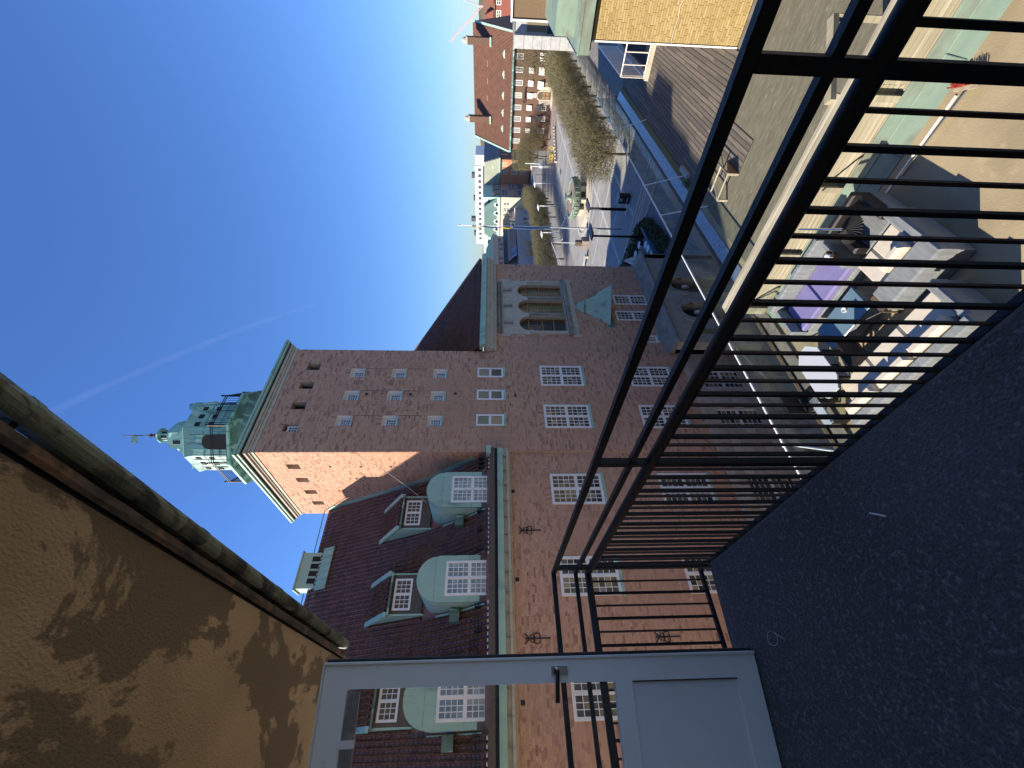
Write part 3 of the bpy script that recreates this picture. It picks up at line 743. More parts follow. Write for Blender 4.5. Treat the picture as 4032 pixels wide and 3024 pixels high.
g = MB(); g.lbox(fr, pu0 + .1, pu1 - .1, -.05, .16, -.36, -.30); g.lbox(fr, pu0 + .1, pu1 - .1, -.05, .1, -.66, -.60); th.part('frieze_moulding', g, 'stone_dark', bay)
for i in range(24):
    u = pu0 + .2 + i * (pu1 - pu0 - .4) / 23; g = MB(); g.lathe([(.02, -.58), (.07, -.54), (.085, -.48), (.06, -.42), (.02, -.38)], (u, WY - .06), 7); th.part('carved_boss', g, 'stone_dark', bay, smooth=True)
for u in (16.5, 17.88, 19.26):
    g = MB(); g.lbox(fr, u - .06, u + .06, .0, .10, -1.1, -.72); g.lbox(fr, u - .09, u + .09, .0, .13, -.82, -.72); g.lbox(fr, u - .08, u + .08, .0, .12, -1.18, -1.08); th.part('corbel', g, 'stone_dark', bay)
for u in (pu0 + .12, 17.185, 18.57, pu1 - .12):
    g = MB(); g.lathe([(.11, -3.95), (.13, -3.9), (.10, -3.84), (.095, -2.4), (.12, -2.34), (.10, -2.28), (.15, -2.10), (.155, -2.04)], (u, WY - .06), 14); th.part('column', g, 'stone_dark' if pu0 + .2 < u < pu1 - .2 else 'stone', bay, smooth=True)
for c, hw in arches:
    wf = MB(); f2 = FY(WY + .16); hw2 = hw - .0
    for u in (c - hw2, c + hw2 - .05): wf.lbox(f2, u, u + .05, -.05, .03, zb, zs + .25)
    for z in (zb, zb + .62, zb + 1.22, zs + .02): wf.lbox(f2, c - hw2 + .05, c + hw2 - .05, -.05, .025, z, z + .06)
    N_ = 14
    for i in range(N_):
        t0, t1 = math.pi * i / N_, math.pi * (i + 1) / N_
        q = lambda t, r: (c - r * math.cos(t), zs + r * math.sin(t))
        wf.lprism(f2, [q(t0, hw2 - .06), q(t1, hw2 - .06), q(t1, hw2), q(t0, hw2)], -.05, .03)
    wn = th.part('arched_window', wf, 'oak', bay)
    gl = MB(); gl.lbox(f2, c - hw, c + hw, -.09, -.06, zb, zs + hw); th.part('leaded_glass', gl, 'pane', bay)
    lead = MB()
    for i in range(1, 9): u = c - hw + i * hw * 2 / 9; lead.lbox(f2, u - .006, u + .006, -.06, -.05, zb, zs + .4)
    for i in range(1, 18): z = zb + i * .145; lead.lbox(f2, c - hw, c + hw, -.06, -.052, z - .005, z + .005)
    th.part('lead_cames', lead, 'iron', bay)
# --- bell-shaped copper hood over the paired windows
b = MB(); b.lathe([(1.48, -6.28), (1.44, -6.2), (1.06, -5.86), (.72, -5.45), (.52, -5.12), (.43, -5.06), (.47, -5.0), (.40, -4.86), (.22, -4.70), (.02, -4.6)], (17.95, WY), 4, 0); hood = th.part('copper_hood', b, 'copper')
g = MB(); g.lathe([(.50, -5.12), (.53, -5.06), (.46, -5.03)], (17.95, WY), 4, 0); th.part('hood_band', g, 'copper_dark', hood)
g = MB()
for zz in (-6.0, -5.66, -5.3): g.lathe([(1.48 + (zz + 6.28) * -1.05, zz), (1.48 + (zz + 6.28) * -1.05 + .02, zz + .015)], (17.95, WY), 4, 0)
g = MB()
for i in range(5):
    t = i / 4; w_ = 1.62 - 1.3 * t ** .75; z = -6.3 + 1.5 * t; g.lbox(FY(WY), 17.95 - w_, 17.95 + w_, -.01, .016, z - .22, z + .14)
th.part('lead_backing', g, 'copper_dark', hood)

# --- stone ground floor
sb = MB(); wall_pieces(sb, FY(WY - .06), -5, TX1, G, -9.25, [(9.9, 11.0, -11.9, -9.85), (12.2, 13.3, -11.9, -9.85), (6.6, 7.7, -11.9, -9.85), (3.6, 4.7, -11.9, -9.85)], -.4, 0)
stone_base = th.part('stone_base', sb, 'stone_dark')
gf = [(9.9, 11.0), (12.2, 13.3), (6.6, 7.7), (3.6, 4.7)]
for a, b2 in gf: window(th, FY(WY - .06), a, b2, -11.9, -9.85, 1, 2, 4, 4, -.06, fw=.06, single=False)
bmesh_cache = {}
def stones(t, parent, fr, u0, u1, z0, z1, holes, L=.95, H=.46, d=.03):
    nr = int(round((z1 - z0) / H)); H = (z1 - z0) / nr
    for i in range(nr):
        a, c = z0 + i * H, z0 + (i + 1) * H; u = u0 - (i % 2) * L / 2
        while u < u1:
            p, q = max(u, u0) + .006, min(u + L, u1) - .006; u += L
            if q - p < .1: continue
            for h in holes:
                if h[2] < (a + c) / 2 < h[3]:
                    if p < h[0] < q: q = h[0] - .004
                    elif p < h[1] < q: p = h[1] + .004
                    if h[0] <= p and q <= h[1]: p = q
            if q - p < .08: continue
            key = (round(q - p, 2), round(c - a, 2))
            if key not in bmesh_cache:
                mb = MB(); w2, h2 = (q - p) / 2, (c - a) / 2 - .006
                if abs(fr.u[0]) > .5: P = [(-w2, .01, -h2), (w2, .01, -h2), (w2, .01, h2), (-w2, .01, h2)]; Q = [(-w2 + .015, -d, -h2 + .015), (w2 - .015, -d, -h2 + .015), (w2 - .015, -d, h2 - .015), (-w2 + .015, -d, h2 - .015)]
                mb.prism(P, Q); bmesh_cache[key] = mb.mesh('stone_block', 'stone_piece', (0, 0, 0), K)
            t.inst('stone_block', bmesh_cache[key], fr.p((p + q) / 2, 0, (a + c) / 2), parent)
stones(th, stone_base, FY(WY - .062), 3.0, TX1, -13.0, -9.5, [(a, b2, -11.9, -9.85) for a, b2 in gf])
g = MB(); g.lbox(FY(WY - .06), -5, TX1 + .02, 0, .10, -9.5, -9.3); g.lbox(FY(WY - .06), -5, TX1 + .02, 0, .06, -9.3, -9.2); th.part('string_course', g, 'stone', stone_base)
# porch arcade under the right block
PY = 13.3; fr = FY(PY); b = MB()
por = [(16.7, .62), (18.9, .62)]; sp, top = -10.45, -9.0
us = [14.3] + [v for c, hw in por for v in (c - hw, c + hw)] + [21.9]
for i in range(0, len(us), 2): b.lbox(fr, us[i], us[i + 1], -.5, 0, G, top)
for c, hw in por:
    for i in range(14):
        t0, t1 = math.pi * i / 14, math.pi * (i + 1) / 14
        p0 = (c - hw * math.cos(t0), sp + hw * math.sin(t0)); p1 = (c - hw * math.cos(t1), sp + hw * math.sin(t1))
        b.lprism(fr, [p0, p1, (p1[0], top), (p0[0], top)], -.5, 0)
porch = th.part('porch', b, 'stone')
for c, hw in por:
    g = MB()
    for i in range(11):
        t0, t1 = math.pi * i / 11 + .01, math.pi * (i + 1) / 11 - .01
        q = lambda t, r: (c - r * math.cos(t), sp + r * math.sin(t))
        g.lprism(fr, [q(t0, hw), q(t1, hw), q(t1, hw + .3), q(t0, hw + .3)], -.1, .05)
    g.lbox(fr, c - hw - .3, c - hw, -.1, .06, sp - .22, sp); g.lbox(fr, c + hw, c + hw + .3, -.1, .06, sp - .22, sp)
    th.part('arch_stones', g, 'stone_piece', porch)
    g = MB(); g.lbox(FY(PY + .5), c - hw - .1, c + hw + .1, -.05, -.01, G, sp + hw); th.part('doorway', g, 'pane', porch)
    g = MB(); g.lathe([(.02, -11.0), (.10, -10.95), (.12, -10.8), (.10, -10.66), (.02, -10.6)], (c + .1, PY + .2), 10); th.part('lantern', g, 'white', porch, smooth=True)
g = MB(); g.prism([(14.28, PY - .16, top), (14.28, PY - .16, top + .12), (14.28, WY, top + .34), (14.28, WY, top)], [(22.05, PY - .16, top), (22.05, PY - .16, top + .12), (22.05, WY, top + .34), (22.05, WY, top)])
th.part('porch_coping', g, 'stone_dark', porch)
g = MB(); g.box(21.88, 22.03, WY, 20, top, top + .3); g.box(21.5, 21.96, PY, 14.3, G, top); th.part('porch_return', g, 'stone', porch)
g = MB(); g.lbox(fr, 14.9, 15.3, -.1, .005, -11.5, -10.2); th.part('porch_window', g, 'pane', porch)

# --- tower crown
def ring(mb, o, z0, z1): mb.box(TX0 - o, TX1 + o, TY - o, 19.6 + o, z0, z1)
g = MB(); ring(g, .04, 8.95, 9.08); ring(g, .09, 9.08, 9.16); ring(g, .16, 9.16, 9.27); crown = th.part('tower_cornice', g, 'stone')
g = MB(); ring(g, .20, 9.27, 9.31); th.part('cornice_gap', g, 'dark', crown)
g = MB(); ring(g, .27, 9.31, 9.41); ring(g, .33, 9.41, 9.49); th.part('copper_cornice', g, 'copper', crown)
LX, LY = 11.45, 16.95; oc = math.pi / 8
def octa(prof, n=8): return MB().lathe(prof, (LX, LY), n, oc)
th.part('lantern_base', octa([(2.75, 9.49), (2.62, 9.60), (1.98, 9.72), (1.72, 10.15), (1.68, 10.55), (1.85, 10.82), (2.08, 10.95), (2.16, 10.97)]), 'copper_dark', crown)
th.part('balcony_floor', octa([(2.16, 10.97), (2.24, 10.99), (2.24, 11.09), (2.16, 11.11)]), 'copper_streaked', crown)
for k in range(8):
    a0, a1 = oc + k * math.pi / 4, oc + (k + 1) * math.pi / 4
    p0 = Vector((LX + 2.12 * math.cos(a0), LY + 2.12 * math.sin(a0), 0)); p1 = Vector((LX + 2.12 * math.cos(a1), LY + 2.12 * math.sin(a1), 0))
    g = MB()
    for z in (11.16, 11.72, 11.80): g.tube([p0 + Vector((0, 0, z)), p1 + Vector((0, 0, z))], .02, 5)
    for i in range(15):
        p = p0.lerp(p1, (i + .5) / 15); g.tube([p + Vector((0, 0, 11.1)), p + Vector((0, 0, 11.72))], .010, 4)
    g.tube([p0 + Vector((0, 0, 11.0)), p0 + Vector((0, 0, 11.92))], .035, 6); g.lathe([(.01, 11.9), (.05, 11.95), (.01, 12.02)], (p0.x, p0.y), 6)
    th.part('balcony_rail', g, 'iron', crown)
lant = th.part('lantern', octa([(1.62, 11.0), (1.60, 12.9), (1.68, 13.2), (1.62, 13.26), (1.2, 13.34), (.72, 13.55), (.60, 13.75), (.74, 14.05), (.70, 14.35), (.48, 14.62), (.34, 14.72)]), 'copper_streaked')
for k in range(8):     # facets: louvre openings on four, arched door on the others
    a = k * math.pi / 4; nx, ny = math.cos(a), math.sin(a); fr8 = Fr((LX + nx * 1.488, LY + ny * 1.488), (-ny, nx), (nx, ny))
    g = MB()
    for u in (-.32, .32): g.lbox(fr8, u - .012, u + .012, -.02, .018, 11.1, 13.05)
    for z in (11.75, 12.4): g.lbox(fr8, -.6, .6, -.02, .016, z, z + .02)
    th.part('seam', g, 'copper_dark', lant)
    if k % 2 == 0:
        for u in (-.42, 0, .42):
            for z in (12.05, 12.62): g = MB(); g.lbox(fr8, u - .1, u + .1, -.02, .022, z, z + .2); th.part('louvre_opening', g, 'dark', lant)
    else:
        poly = [(-.32, 11.1)] + [(-.32 * math.cos(t), 12.15 + .32 * math.sin(t)) for t in np.linspace(0, math.pi, 11)] + [(.32, 11.1)]
        g = MB(); g.lprism(fr8, poly, -.02, .03); th.part('arched_opening', g, 'dark', lant)
        poly = [(-.55, 13.2), (-.5, 13.34), (-.3, 13.42), (-.28, 13.7), (-.14, 13.86), (0, 13.92), (.14, 13.86), (.28, 13.7), (.3, 13.42), (.5, 13.34), (.55, 13.2)]
        g = MB(); g.lprism(fr8, poly, -.25, .03); th.part('gablet', g, 'copper_streaked', lant)
        g = MB(); g.lbox(fr8, -.08, .08, .0, .036, 13.36, 13.66); th.part('gablet_window', g, 'dark', lant)
th.part('upper_lantern', octa([(.36, 14.7), (.38, 14.78), (.26, 14.82), (.24, 15.16), (.36, 15.2), (.34, 15.26), (.16, 15.42), (.06, 15.5)]), 'copper_streaked', lant)
g = MB()
for k in range(8):
    a = k * math.pi / 4; f8 = Fr((LX + math.cos(a) * .225, LY + math.sin(a) * .225), (-math.sin(a), math.cos(a)), (math.cos(a), math.sin(a))); g.lbox(f8, -.05, .05, 0, .012, 14.88, 15.12)
th.part('lantern_opening', g, 'dark', lant)
g = MB(); g.lathe([(.05, 15.48), (.09, 15.56), (.04, 15.62), (.10, 15.72), (.04, 15.8), (.02, 15.9), (.018, 16.95), (.0, 17.0)], (LX, LY), 10); th.part('finial', g, 'iron_rust', lant)
g = MB(); g.prism([(LX, LY, 16.35), (LX - .3, LY + .22, 16.3), (LX - .24, LY + .18, 16.45), (LX - .34, LY + .25, 16.62), (LX, LY, 16.6)], [(LX + .01, LY + .012, 16.35), (LX - .29, LY + .232, 16.3), (LX - .23, LY + .192, 16.45), (LX - .33, LY + .262, 16.62), (LX + .01, LY + .012, 16.6)])
th.part('weather_vane', g, 'copper', lant)
g = MB(); p0, p1 = Vector((9.9, 14.03, 7.75)), Vector((6.75, 14.3, 2.25))
g.tube([p0.lerp(p1, t / 14) - Vector((0, 0, .5 * math.sin(math.pi * t / 14))) for t in range(15)], .009, 4)
th.part('lightning_cable', g, 'stone')

# ================================================================== buildings round the square
def glazed(t, parent, fr, u0, u1, z0, z1, pc, pr, m='white', fw=.12, bar=.05, n=.04, pm='pane', name='window'):
    """far window: frame with bars as one part, its glass a sub-part"""
    b = MB(); b.lbox(fr, u0, u1, -.02, n, z1 - fw, z1); b.lbox(fr, u0, u1, -.02, n, z0, z0 + fw)
    b.lbox(fr, u0, u0 + fw, -.02, n - .004, z0 + fw, z1 - fw); b.lbox(fr, u1 - fw, u1, -.02, n - .004, z0 + fw, z1 - fw)
    for i in range(1, pc): u = u0 + fw + (u1 - u0 - 2 * fw) * i / pc; b.lbox(fr, u - bar / 2, u + bar / 2, -.02, n - .006, z0 + fw, z1 - fw)
    for i in range(1, pr): z = z0 + fw + (z1 - z0 - 2 * fw) * i / pr; b.lbox(fr, u0 + fw, u1 - fw, -.02, n - .008, z - bar / 2, z + bar / 2)
    w_ = t.part(name, b, m, parent)
    g = MB(); g.lbox(fr, u0 + fw, u1 - fw, -.02, .012, z0 + fw, z1 - fw); t.part('pane', g, pm, w_)
    return w_

# --- brown brick shop house across the square
X = 107.0; sh = Thing('shop_house', 'brown brick shop house with big red tiled roof and two chimneys', 'building', (X, 27, G), K)
b = MB(); b.box(X, X + 18, 16.7, 38.1, G, -4.3); sh.part('wall', b, 'wall_brown')
b = MB(); b.prism([(X - .5, 16.4, -4.5), (X - .5, 16.4, -4.2), (X + 9, 16.4, 4.05), (X + 18.5, 16.4, -4.4)], [(X - .5, 38.4, -4.5), (X - .5, 38.4, -4.2), (X + 9, 38.4, 4.05), (X + 18.5, 38.4, -4.4)]); rf = sh.part('roof', b, 'roof_red')
def rz(x): return -4.2 + (x - X + .5) * 8.25 / 9.5
me_ = MB()
for r in range(40):        # tile courses of the far roof
    x0 = X - .5 + r * .2375; x1 = x0 + .2375; z0 = rz(x0); z1 = rz(x1)
    me_.quad((x0, 16.45, z0 + .06), (x1, 16.45, z1 + .015), (x1, 38.35, z1 + .015), (x0, 38.35, z0 + .06)); me_.quad((x0, 16.45, z0), (x0, 16.45, z0 + .06), (x0, 38.35, z0 + .06), (x0, 38.35, z0))
for i in range(100):
    y = 16.5 + i * .219; me_.prism([(X - .52, y, rz(X - .5) + .03), (X - .52, y + .1, rz(X - .5) + .03), (X - .52, y + .05, rz(X - .5) + .13)], [(X + 9, y, 4.08), (X + 9, y + .1, 4.08), (X + 9, y + .05, 4.18)])
sh.part('tile_courses', me_, 'roof_red', rf, kind='stuff')
for y in (16.3, 38.3): g = MB(); g.prism([(X - .55, y - .15, -4.25), (X - .55, y + .2, -4.25), (X - .55, y + .2, -4.02), (X - .55, y - .15, -4.02)], [(X + 9, y - .15, 4.0), (X + 9, y + .2, 4.0), (X + 9, y + .2, 4.3), (X + 9, y - .15, 4.3)]); sh.part('copper_verge', g, 'copper', rf)
g = MB(); g.box(X - .75, X - .45, 16.4, 38.4, -4.55, -4.25); sh.part('gutter', g, 'copper_dark')
fr = FX(X)
cols = [36.18 - i * 2.268 for i in range(8)]
for c in cols: glazed(sh, None, fr, c - .5, c + .5, -6.57, -4.88, 2, 6)
for i, c in enumerate(cols[1:], 1):
    if i == 7: continue
    w_ = glazed(sh, None, fr, c - .42, c + .42, -8.9, -7.85, 2, 2)
    g = MB(); g.prism([fr.p(c - .5, .03, -7.78), fr.p(c + .5, .03, -7.78), fr.p(c + .5, .32, -8.86), fr.p(c - .5, .32, -8.86)], [fr.p(c - .5, .06, -7.76), fr.p(c + .5, .06, -7.76), fr.p(c + .5, .35, -8.84), fr.p(c - .5, .35, -8.84)]); sh.part('blind', g, 'white', w_)
for c in (33.85, 31.45, 29.35):
    w_ = glazed(sh, None, fr, c - .5, c + .5, -12.1, -10.3, 2, 2)
    g = MB(); g.prism([fr.p(c - .6, .03, -10.1), fr.p(c + .6, .03, -10.1), fr.p(c + .6, .6, -11.1), fr.p(c - .6, .6, -11.1), fr.p(c + .6, .6, -11.4), fr.p(c - .6, .6, -11.4)][:4], [fr.p(c - .6, .06, -10.05), fr.p(c + .6, .06, -10.05), fr.p(c + .6, .64, -11.05), fr.p(c - .6, .64, -11.05)]); sh.part('awning', g, 'awning_dark', w_)
for c in (24.2 + .9, 22.6, 20.2):
    w_ = glazed(sh, None, fr, c - .62, c + .62, -12.2, -10.2, 2, 2, m='awning_dark')
    g = MB(); g.prism([fr.p(c - .7, .03, -9.92), fr.p(c + .7, .03, -9.92), fr.p(c + .7, .6, -11.05), fr.p(c - .7, .6, -11.05)], [fr.p(c - .7, .06, -9.88), fr.p(c + .7, .06, -9.88), fr.p(c + .7, .64, -11.0), fr.p(c - .7, .64, -11.0)]); sh.part('awning', g, 'white', w_)
c = 27.0
poly = [(c - .95, G)] + [(c - .95 * math.cos(t), -10.65 + .95 * math.sin(t)) for t in np.linspace(0, math.pi, 13)] + [(c + .95, G)]
g = MB(); g.lprism(fr, poly, -.1, .12); dr = sh.part('doorway', g, 'stone')
g = MB(); g.lprism(fr, [(c - .72, G)] + [(c - .72 * math.cos(t), -10.65 + .72 * math.sin(t)) for t in np.linspace(0, math.pi, 13)] + [(c + .72, G)], .0, .13); sh.part('fanlight', g, 'pane', dr)
g = MB(); g.lbox(fr, c - .7, c + .7, .1, .16, G + .25, -10.65); sh.part('door', g, 'brown_trim', dr)
for du in (-.35, .35):
    for z in (-12.4, -11.6): g = MB(); g.lbox(fr, c + du - .25, c + du + .25, .15, .19, z, z + .6); sh.part('door_panel', g, 'oak', dr)
for s in (-1, 1): g = MB(); g.lbox(fr, c + s * 1.35 - .35, c + s * 1.35 + .35, -.02, .1, G, -10.4); sh.part('stone_pier', g, 'stone', dr)
g = MB(); g.lbox(fr, c - .45, c + .45, -.02, .15, -9.7, -9.0); sh.part('coat_of_arms', g, 'stone')
g = MB(); g.lbox(fr, c - 2.5, c + 2.5, 0, 1.2, G, G + .15); g.lbox(fr, c - 2.2, c + 2.2, 0, .8, G + .15, G + .3); sh.part('steps', g, 'stone')
for yy in (33.35, 18.95):
    g = MB(); g.box(X + 4.2, X + 5.6, yy - .62, yy + .62, .2, 5.1); ch = sh.part('chimney', g, 'wall_brown', rf)
    g = MB(); g.box(X + 4.1, X + 5.7, yy - .7, yy + .7, 5.1, 5.35); g.lathe([(.55, 5.35), (.55, 5.85), (.3, 6.15), (.1, 6.3)], (X + 4.9, yy), 8); sh.part('chimney_top', g, 'stone', rf)
    g = MB(); g.box(X + 4.0, X + 5.75, yy - .8, yy + .8, .15, .5); sh.part('chimney_flashing', g, 'copper', rf)
for c in [34.1, 30.9, 27.6, 24.0 - .2, 20.3]:
    x0 = X + 1.15; g = MB(); fr2 = FX(x0)
    g.prism([(x0, c - .75, -3.5), (x0, c + .75, -3.5), (x0, c + .72, -2.5), (x0, c, -2.2), (x0, c - .72, -2.5)], [(x0 + 1.7, c - .75, -3.5), (x0 + 1.7, c + .75, -3.5), (x0 + 1.7, c + .72, -2.4), (x0 + 1.7, c, -2.1), (x0 + 1.7, c - .72, -2.4)]); d_ = sh.part('dormer', g, 'copper')
    g = MB(); g.lbox(fr2, c - .62, c + .62, .0, .03, -3.42, -2.55); sh.part('window_frame', g, 'cream', d_)
    g = MB()
    for s in (-1, 1):
        for i in range(3):
            for j in range(2): u = c + s * .32 - .26 + i * .18; g.lbox(fr2, u, u + .15, .0, .05, -3.36 + j * .38, -3.03 + j * .38)
    sh.part('panes', g, 'pane', d_, kind='stuff')
for c in [32.5 - i * 3.2 for i in range(4)]:
    x0 = X + 5.35; g = MB(); g.prism([(x0, c - .55, .35), (x0, c + .55, .35), (x0, c + .55, .95), (x0, c - .55, .95)], [(x0 + 1.2, c - .55, 1.2), (x0 + 1.2, c + .55, 1.2), (x0 + 1.2, c + .55, 1.6), (x0 + 1.2, c - .55, 1.6)]); d_ = sh.part('roof_hatch', g, 'stone')
    g = MB(); g.lbox(FX(x0), c - .4, c + .4, .0, .02, .5, .85); sh.part('louvre', g, 'dark', d_)
def text_part(t, s, size, pos, rot, m, depth, name='sign'):
    cu = bpy.data.curves.new(name, 'FONT'); cu.body = s; cu.size = size; cu.extrude = depth; cu.align_x = 'CENTER'; cu.align_y = 'CENTER'
    tmp = bpy.data.objects.new('tmp_text', cu); C.objects.link(tmp)
    dg = bpy.context.evaluated_depsgraph_get(); me = bpy.data.meshes.new_from_object(tmp.evaluated_get(dg)); bpy.data.objects.remove(tmp)
    me.materials.clear(); me.materials.append(MAT[m]); me.name = name
    o = bpy.data.objects.new(name, me); C.objects.link(o); o.parent = t.root
    o.location = [pos[i] * t.k - t.base[i] for i in range(3)]; o.rotation_euler = rot; return o
text_part(sh, 'Camera', 1.02, (X - .12, 27.05, -7.27), (math.pi / 2, 0, -math.pi / 2), 'dark', .04)

# --- orange and dark red brick corner house
ob = Thing('corner_house', 'orange brick corner house with dark brick side and grey green roof', 'building', (150, 58, G), K)
b = MB(); b.box(146, 175, 55.1, 72, -12.95, -2.8); ob.part('wall', b, 'orange_brick')
b = MB(); b.box(146.2, 175, 54.9, 55.1, G, -2.7); ob.part('side_wall', b, 'darkred_brick')
b = MB(); b.prism([(145.6, 54.6, -2.8), (145.6, 72, -2.8), (148, 72, 2.4), (148, 57, 2.4)], [(176, 54.6, -2.8), (176, 72, -2.8), (174, 72, 2.4), (174, 57, 2.4)]); rf = ob.part('roof', b, 'roof_grey')
g = MB(); g.prism([(146, 54.55, -2.6), (148.2, 56.95, 2.45), (174, 56.95, 2.45), (174, 54.55, -2.6)], [(146, 54.5, -2.58), (148.2, 56.9, 2.5), (174, 56.9, 2.5), (174, 54.5, -2.58)]); ob.part('slate_side', g, 'roof_dark', rf)
for i in range(9): g = MB(); x = 149 + i * 2.2; g.prism([(x, 55.7, 0.1), (x + .5, 55.7, .1), (x + .5, 56.4, 1.5), (x, 56.4, 1.5)], [(x, 55.62, .12), (x + .5, 55.62, .12), (x + .5, 56.3, 1.52), (x, 56.3, 1.52)]); ob.part('skylight', g, 'grey_stone', rf)
g = MB(); g.box(145.3, 145.7, 54.4, 60.3, -3.0, -2.6); ob.part('gutter', g, 'copper')
for z0 in (-5.3, -8.6, -11.6):
    for u in (56.6, 59.0):
        glazed(ob, None, FX(146), u - .75, u + .75, z0, z0 + 1.9, 4, 3, m='cream', fw=.15, bar=.09)
    for i in range(6): glazed(ob, None, FY(54.9), 149.2 + i * 2.6, 150.2 + i * 2.6, z0, z0 + 2, 1, 2, m='grey_stone', fw=.12)
g = MB(); g.box(145.2, 146, 55.3, 58, -10.6, -9.9); ob.part('shop_sign', g, 'yellow_paint')
g = MB(); g.prism([(146.6, 57.2, -.4), (146.6, 58.4, -.4), (146.6, 58.4, -2.2), (146.6, 57.2, -2.2)], [(148, 57.2, -.2), (148, 58.4, -.2), (148, 58.4, -2.2), (148, 57.2, -2.2)]); ob.part('roof_dormer', g, 'cream', rf)

# --- grey office with wide shop windows
go = Thing('grey_office', 'grey clad office house with wide grid windows and teal roof', 'building', (144, 64, G), K)
b = MB(); b.box(136.2, 158, 62.9, 80, G, -3.0); go.part('wall', b, 'grey_clad')
b = MB(); b.prism([(136.2, 62.6, -3), (158, 62.6, -3), (158, 66.5, 2.3), (136.2, 66.5, 2.3)], [(136.2, 80, -3), (158, 80, -3), (158, 76, 2.3), (136.2, 76, 2.3)]); rf = go.part('roof', b, 'roof_teal')
for i in range(4):
    g = MB(); x = 138 + i * 3.6; g.box(x, x + 2.2, 62.8, 65, -2.6, -.6); go.part('dormer', g, 'paver_red', rf)
for j, (z0, z1) in enumerate(((-5.4, -3.4), (-8.0, -5.9), (-12.2, -8.7))):
    for i in range(3): glazed(go, None, FY(62.9), 137.3 + i * 4.6, 141.2 + i * 4.6, z0, z1, 5 if j < 2 else 2, 2, m='grey_stone', fw=.18, bar=.12, pm='pane_sky' if j == 2 else 'orange_brick' if (i + j) % 2 else 'pane_sky')

# --- cream house with green roof
ch_ = Thing('cream_house', 'cream rendered house with white windows under a pale green metal roof', 'building', (138, 70, G), K)
b = MB(); b.box(136, 150, 63.0, 100, G, -3.0); ch_.part('wall', b, 'cream')
b = MB(); b.prism([(135.6, 62.9, -3), (135.6, 100, -3), (139, 100, 2.6), (139, 64.5, 2.6)], [(150, 62.9, -3), (150, 100, -3), (148, 100, 2.6), (148, 64.5, 2.6)]); rf = ch_.part('roof', b, 'copper')
for i in range(8):
    c = 65.6 + i * 2.9
    g = MB(); g.prism([(136.0, c - .8, -2.9), (136.0, c + .8, -2.9), (136.0, c + .7, -1.4), (136.0, c, -.9), (136.0, c - .7, -1.4)], [(138.5, c - .8, -2.9), (138.5, c + .8, -2.9), (138.5, c + .7, -1.4), (138.5, c, -.9), (138.5, c - .7, -1.4)]); d_ = ch_.part('dormer', g, 'white', rf)
    g = MB(); g.lbox(FX(136.0), c - .5, c + .5, 0, .03, -2.6, -1.5); ch_.part('dormer_pane', g, 'dark', rf)
    g = MB(); g.box(137.4, 137.6, c - .7, c + .7, .3, 1.1); ch_.part('skylight', g, 'dark', rf)
for i in range(12): c = 65.2 + i * 1.9; glazed(ch_, None, FX(136), c - .6, c + .6, -6.2, -4.0, 2, 2, fw=.14, bar=.12)

# --- grey stone gallery with glass roofs on the square's long side
ga = Thing('stone_gallery', 'low grey stone gallery house with sloping glass roofs and long cornice', 'building', (118, 67, G), K)
b = MB(); b.box(90, 138, 66.5, 85, G, -8.0); b.box(90, 124, 70, 90, -8, -.7); wl = ga.part('wall', b, 'grey_stone')
g = MB(); g.box(90, 124.4, 69.4, 70, -1.1, -.6); g.box(90, 124.2, 69.7, 70, -2.2, -1.1); ga.part('cornice', g, 'stone')
b = MB(); b.prism([(90, 69.6, -.6), (124.4, 69.6, -.6), (121, 73, 1.5), (90, 73, 1.5)], [(90, 90, -.6), (124.4, 90, -.6), (121, 86, 1.5), (90, 86, 1.5)]); ga.part('roof', b, 'roof_teal')
for i in range(30): g = MB(); x = 108 + i * .95; g.prism([(x, 66.6, -7.7), (x + .86, 66.6, -7.7), (x + .86, 68.0, -6.0), (x, 68.0, -6.0)], [(x, 66.7, -7.75), (x + .86, 66.7, -7.75), (x + .86, 68.1, -6.05), (x, 68.1, -6.05)]); ga.part('roof_pane', g, 'pane_sky' if (x < 112 or x > 125) else 'paver_red')
b = MB(); b.prism([(106, 68, -5.2), (136, 68, -5.2), (134, 69.9, -4.0), (108, 69.9, -4.0)], [(106, 68, -5.3), (136, 68, -5.3), (134, 70, -4.1), (108, 70, -4.1)]); ga.part('slate_roof', b, 'roof_dark')
b = MB(); b.box(107, 135, 67.9, 68.1, -6.0, -5.2); ga.part('gutter', b, 'grey_clad')
for i in range(12): glazed(ga, None, FY(70), 92 + i * 2.6, 94 + i * 2.6, -3.9, -2.4, 2, 2, m='grey_stone', fw=.14)
glazed(ga, None, FY(66.5), 107, 115.6, -12.9, -10.1, 4, 2, m='grey_stone', fw=.2, bar=.1)
for x in (125.5, 128.3): glazed(ga, None, FY(66.5), x, x + 1.2, -11.8, -10.3, 2, 1, m='grey_stone')
g = MB()
for i in range(22): x = 92 + i * 2.1; g.lbox(FY(66.5), x, x + .03, 0, .01, G, -8.0)
for z in (-12.2, -11.2, -10.1, -9.1): g.lbox(FY(66.5), 90, 138, 0, .012, z, z + .03)
ga.part('stone_joints', g, 'grey_clad', wl, kind='stuff')

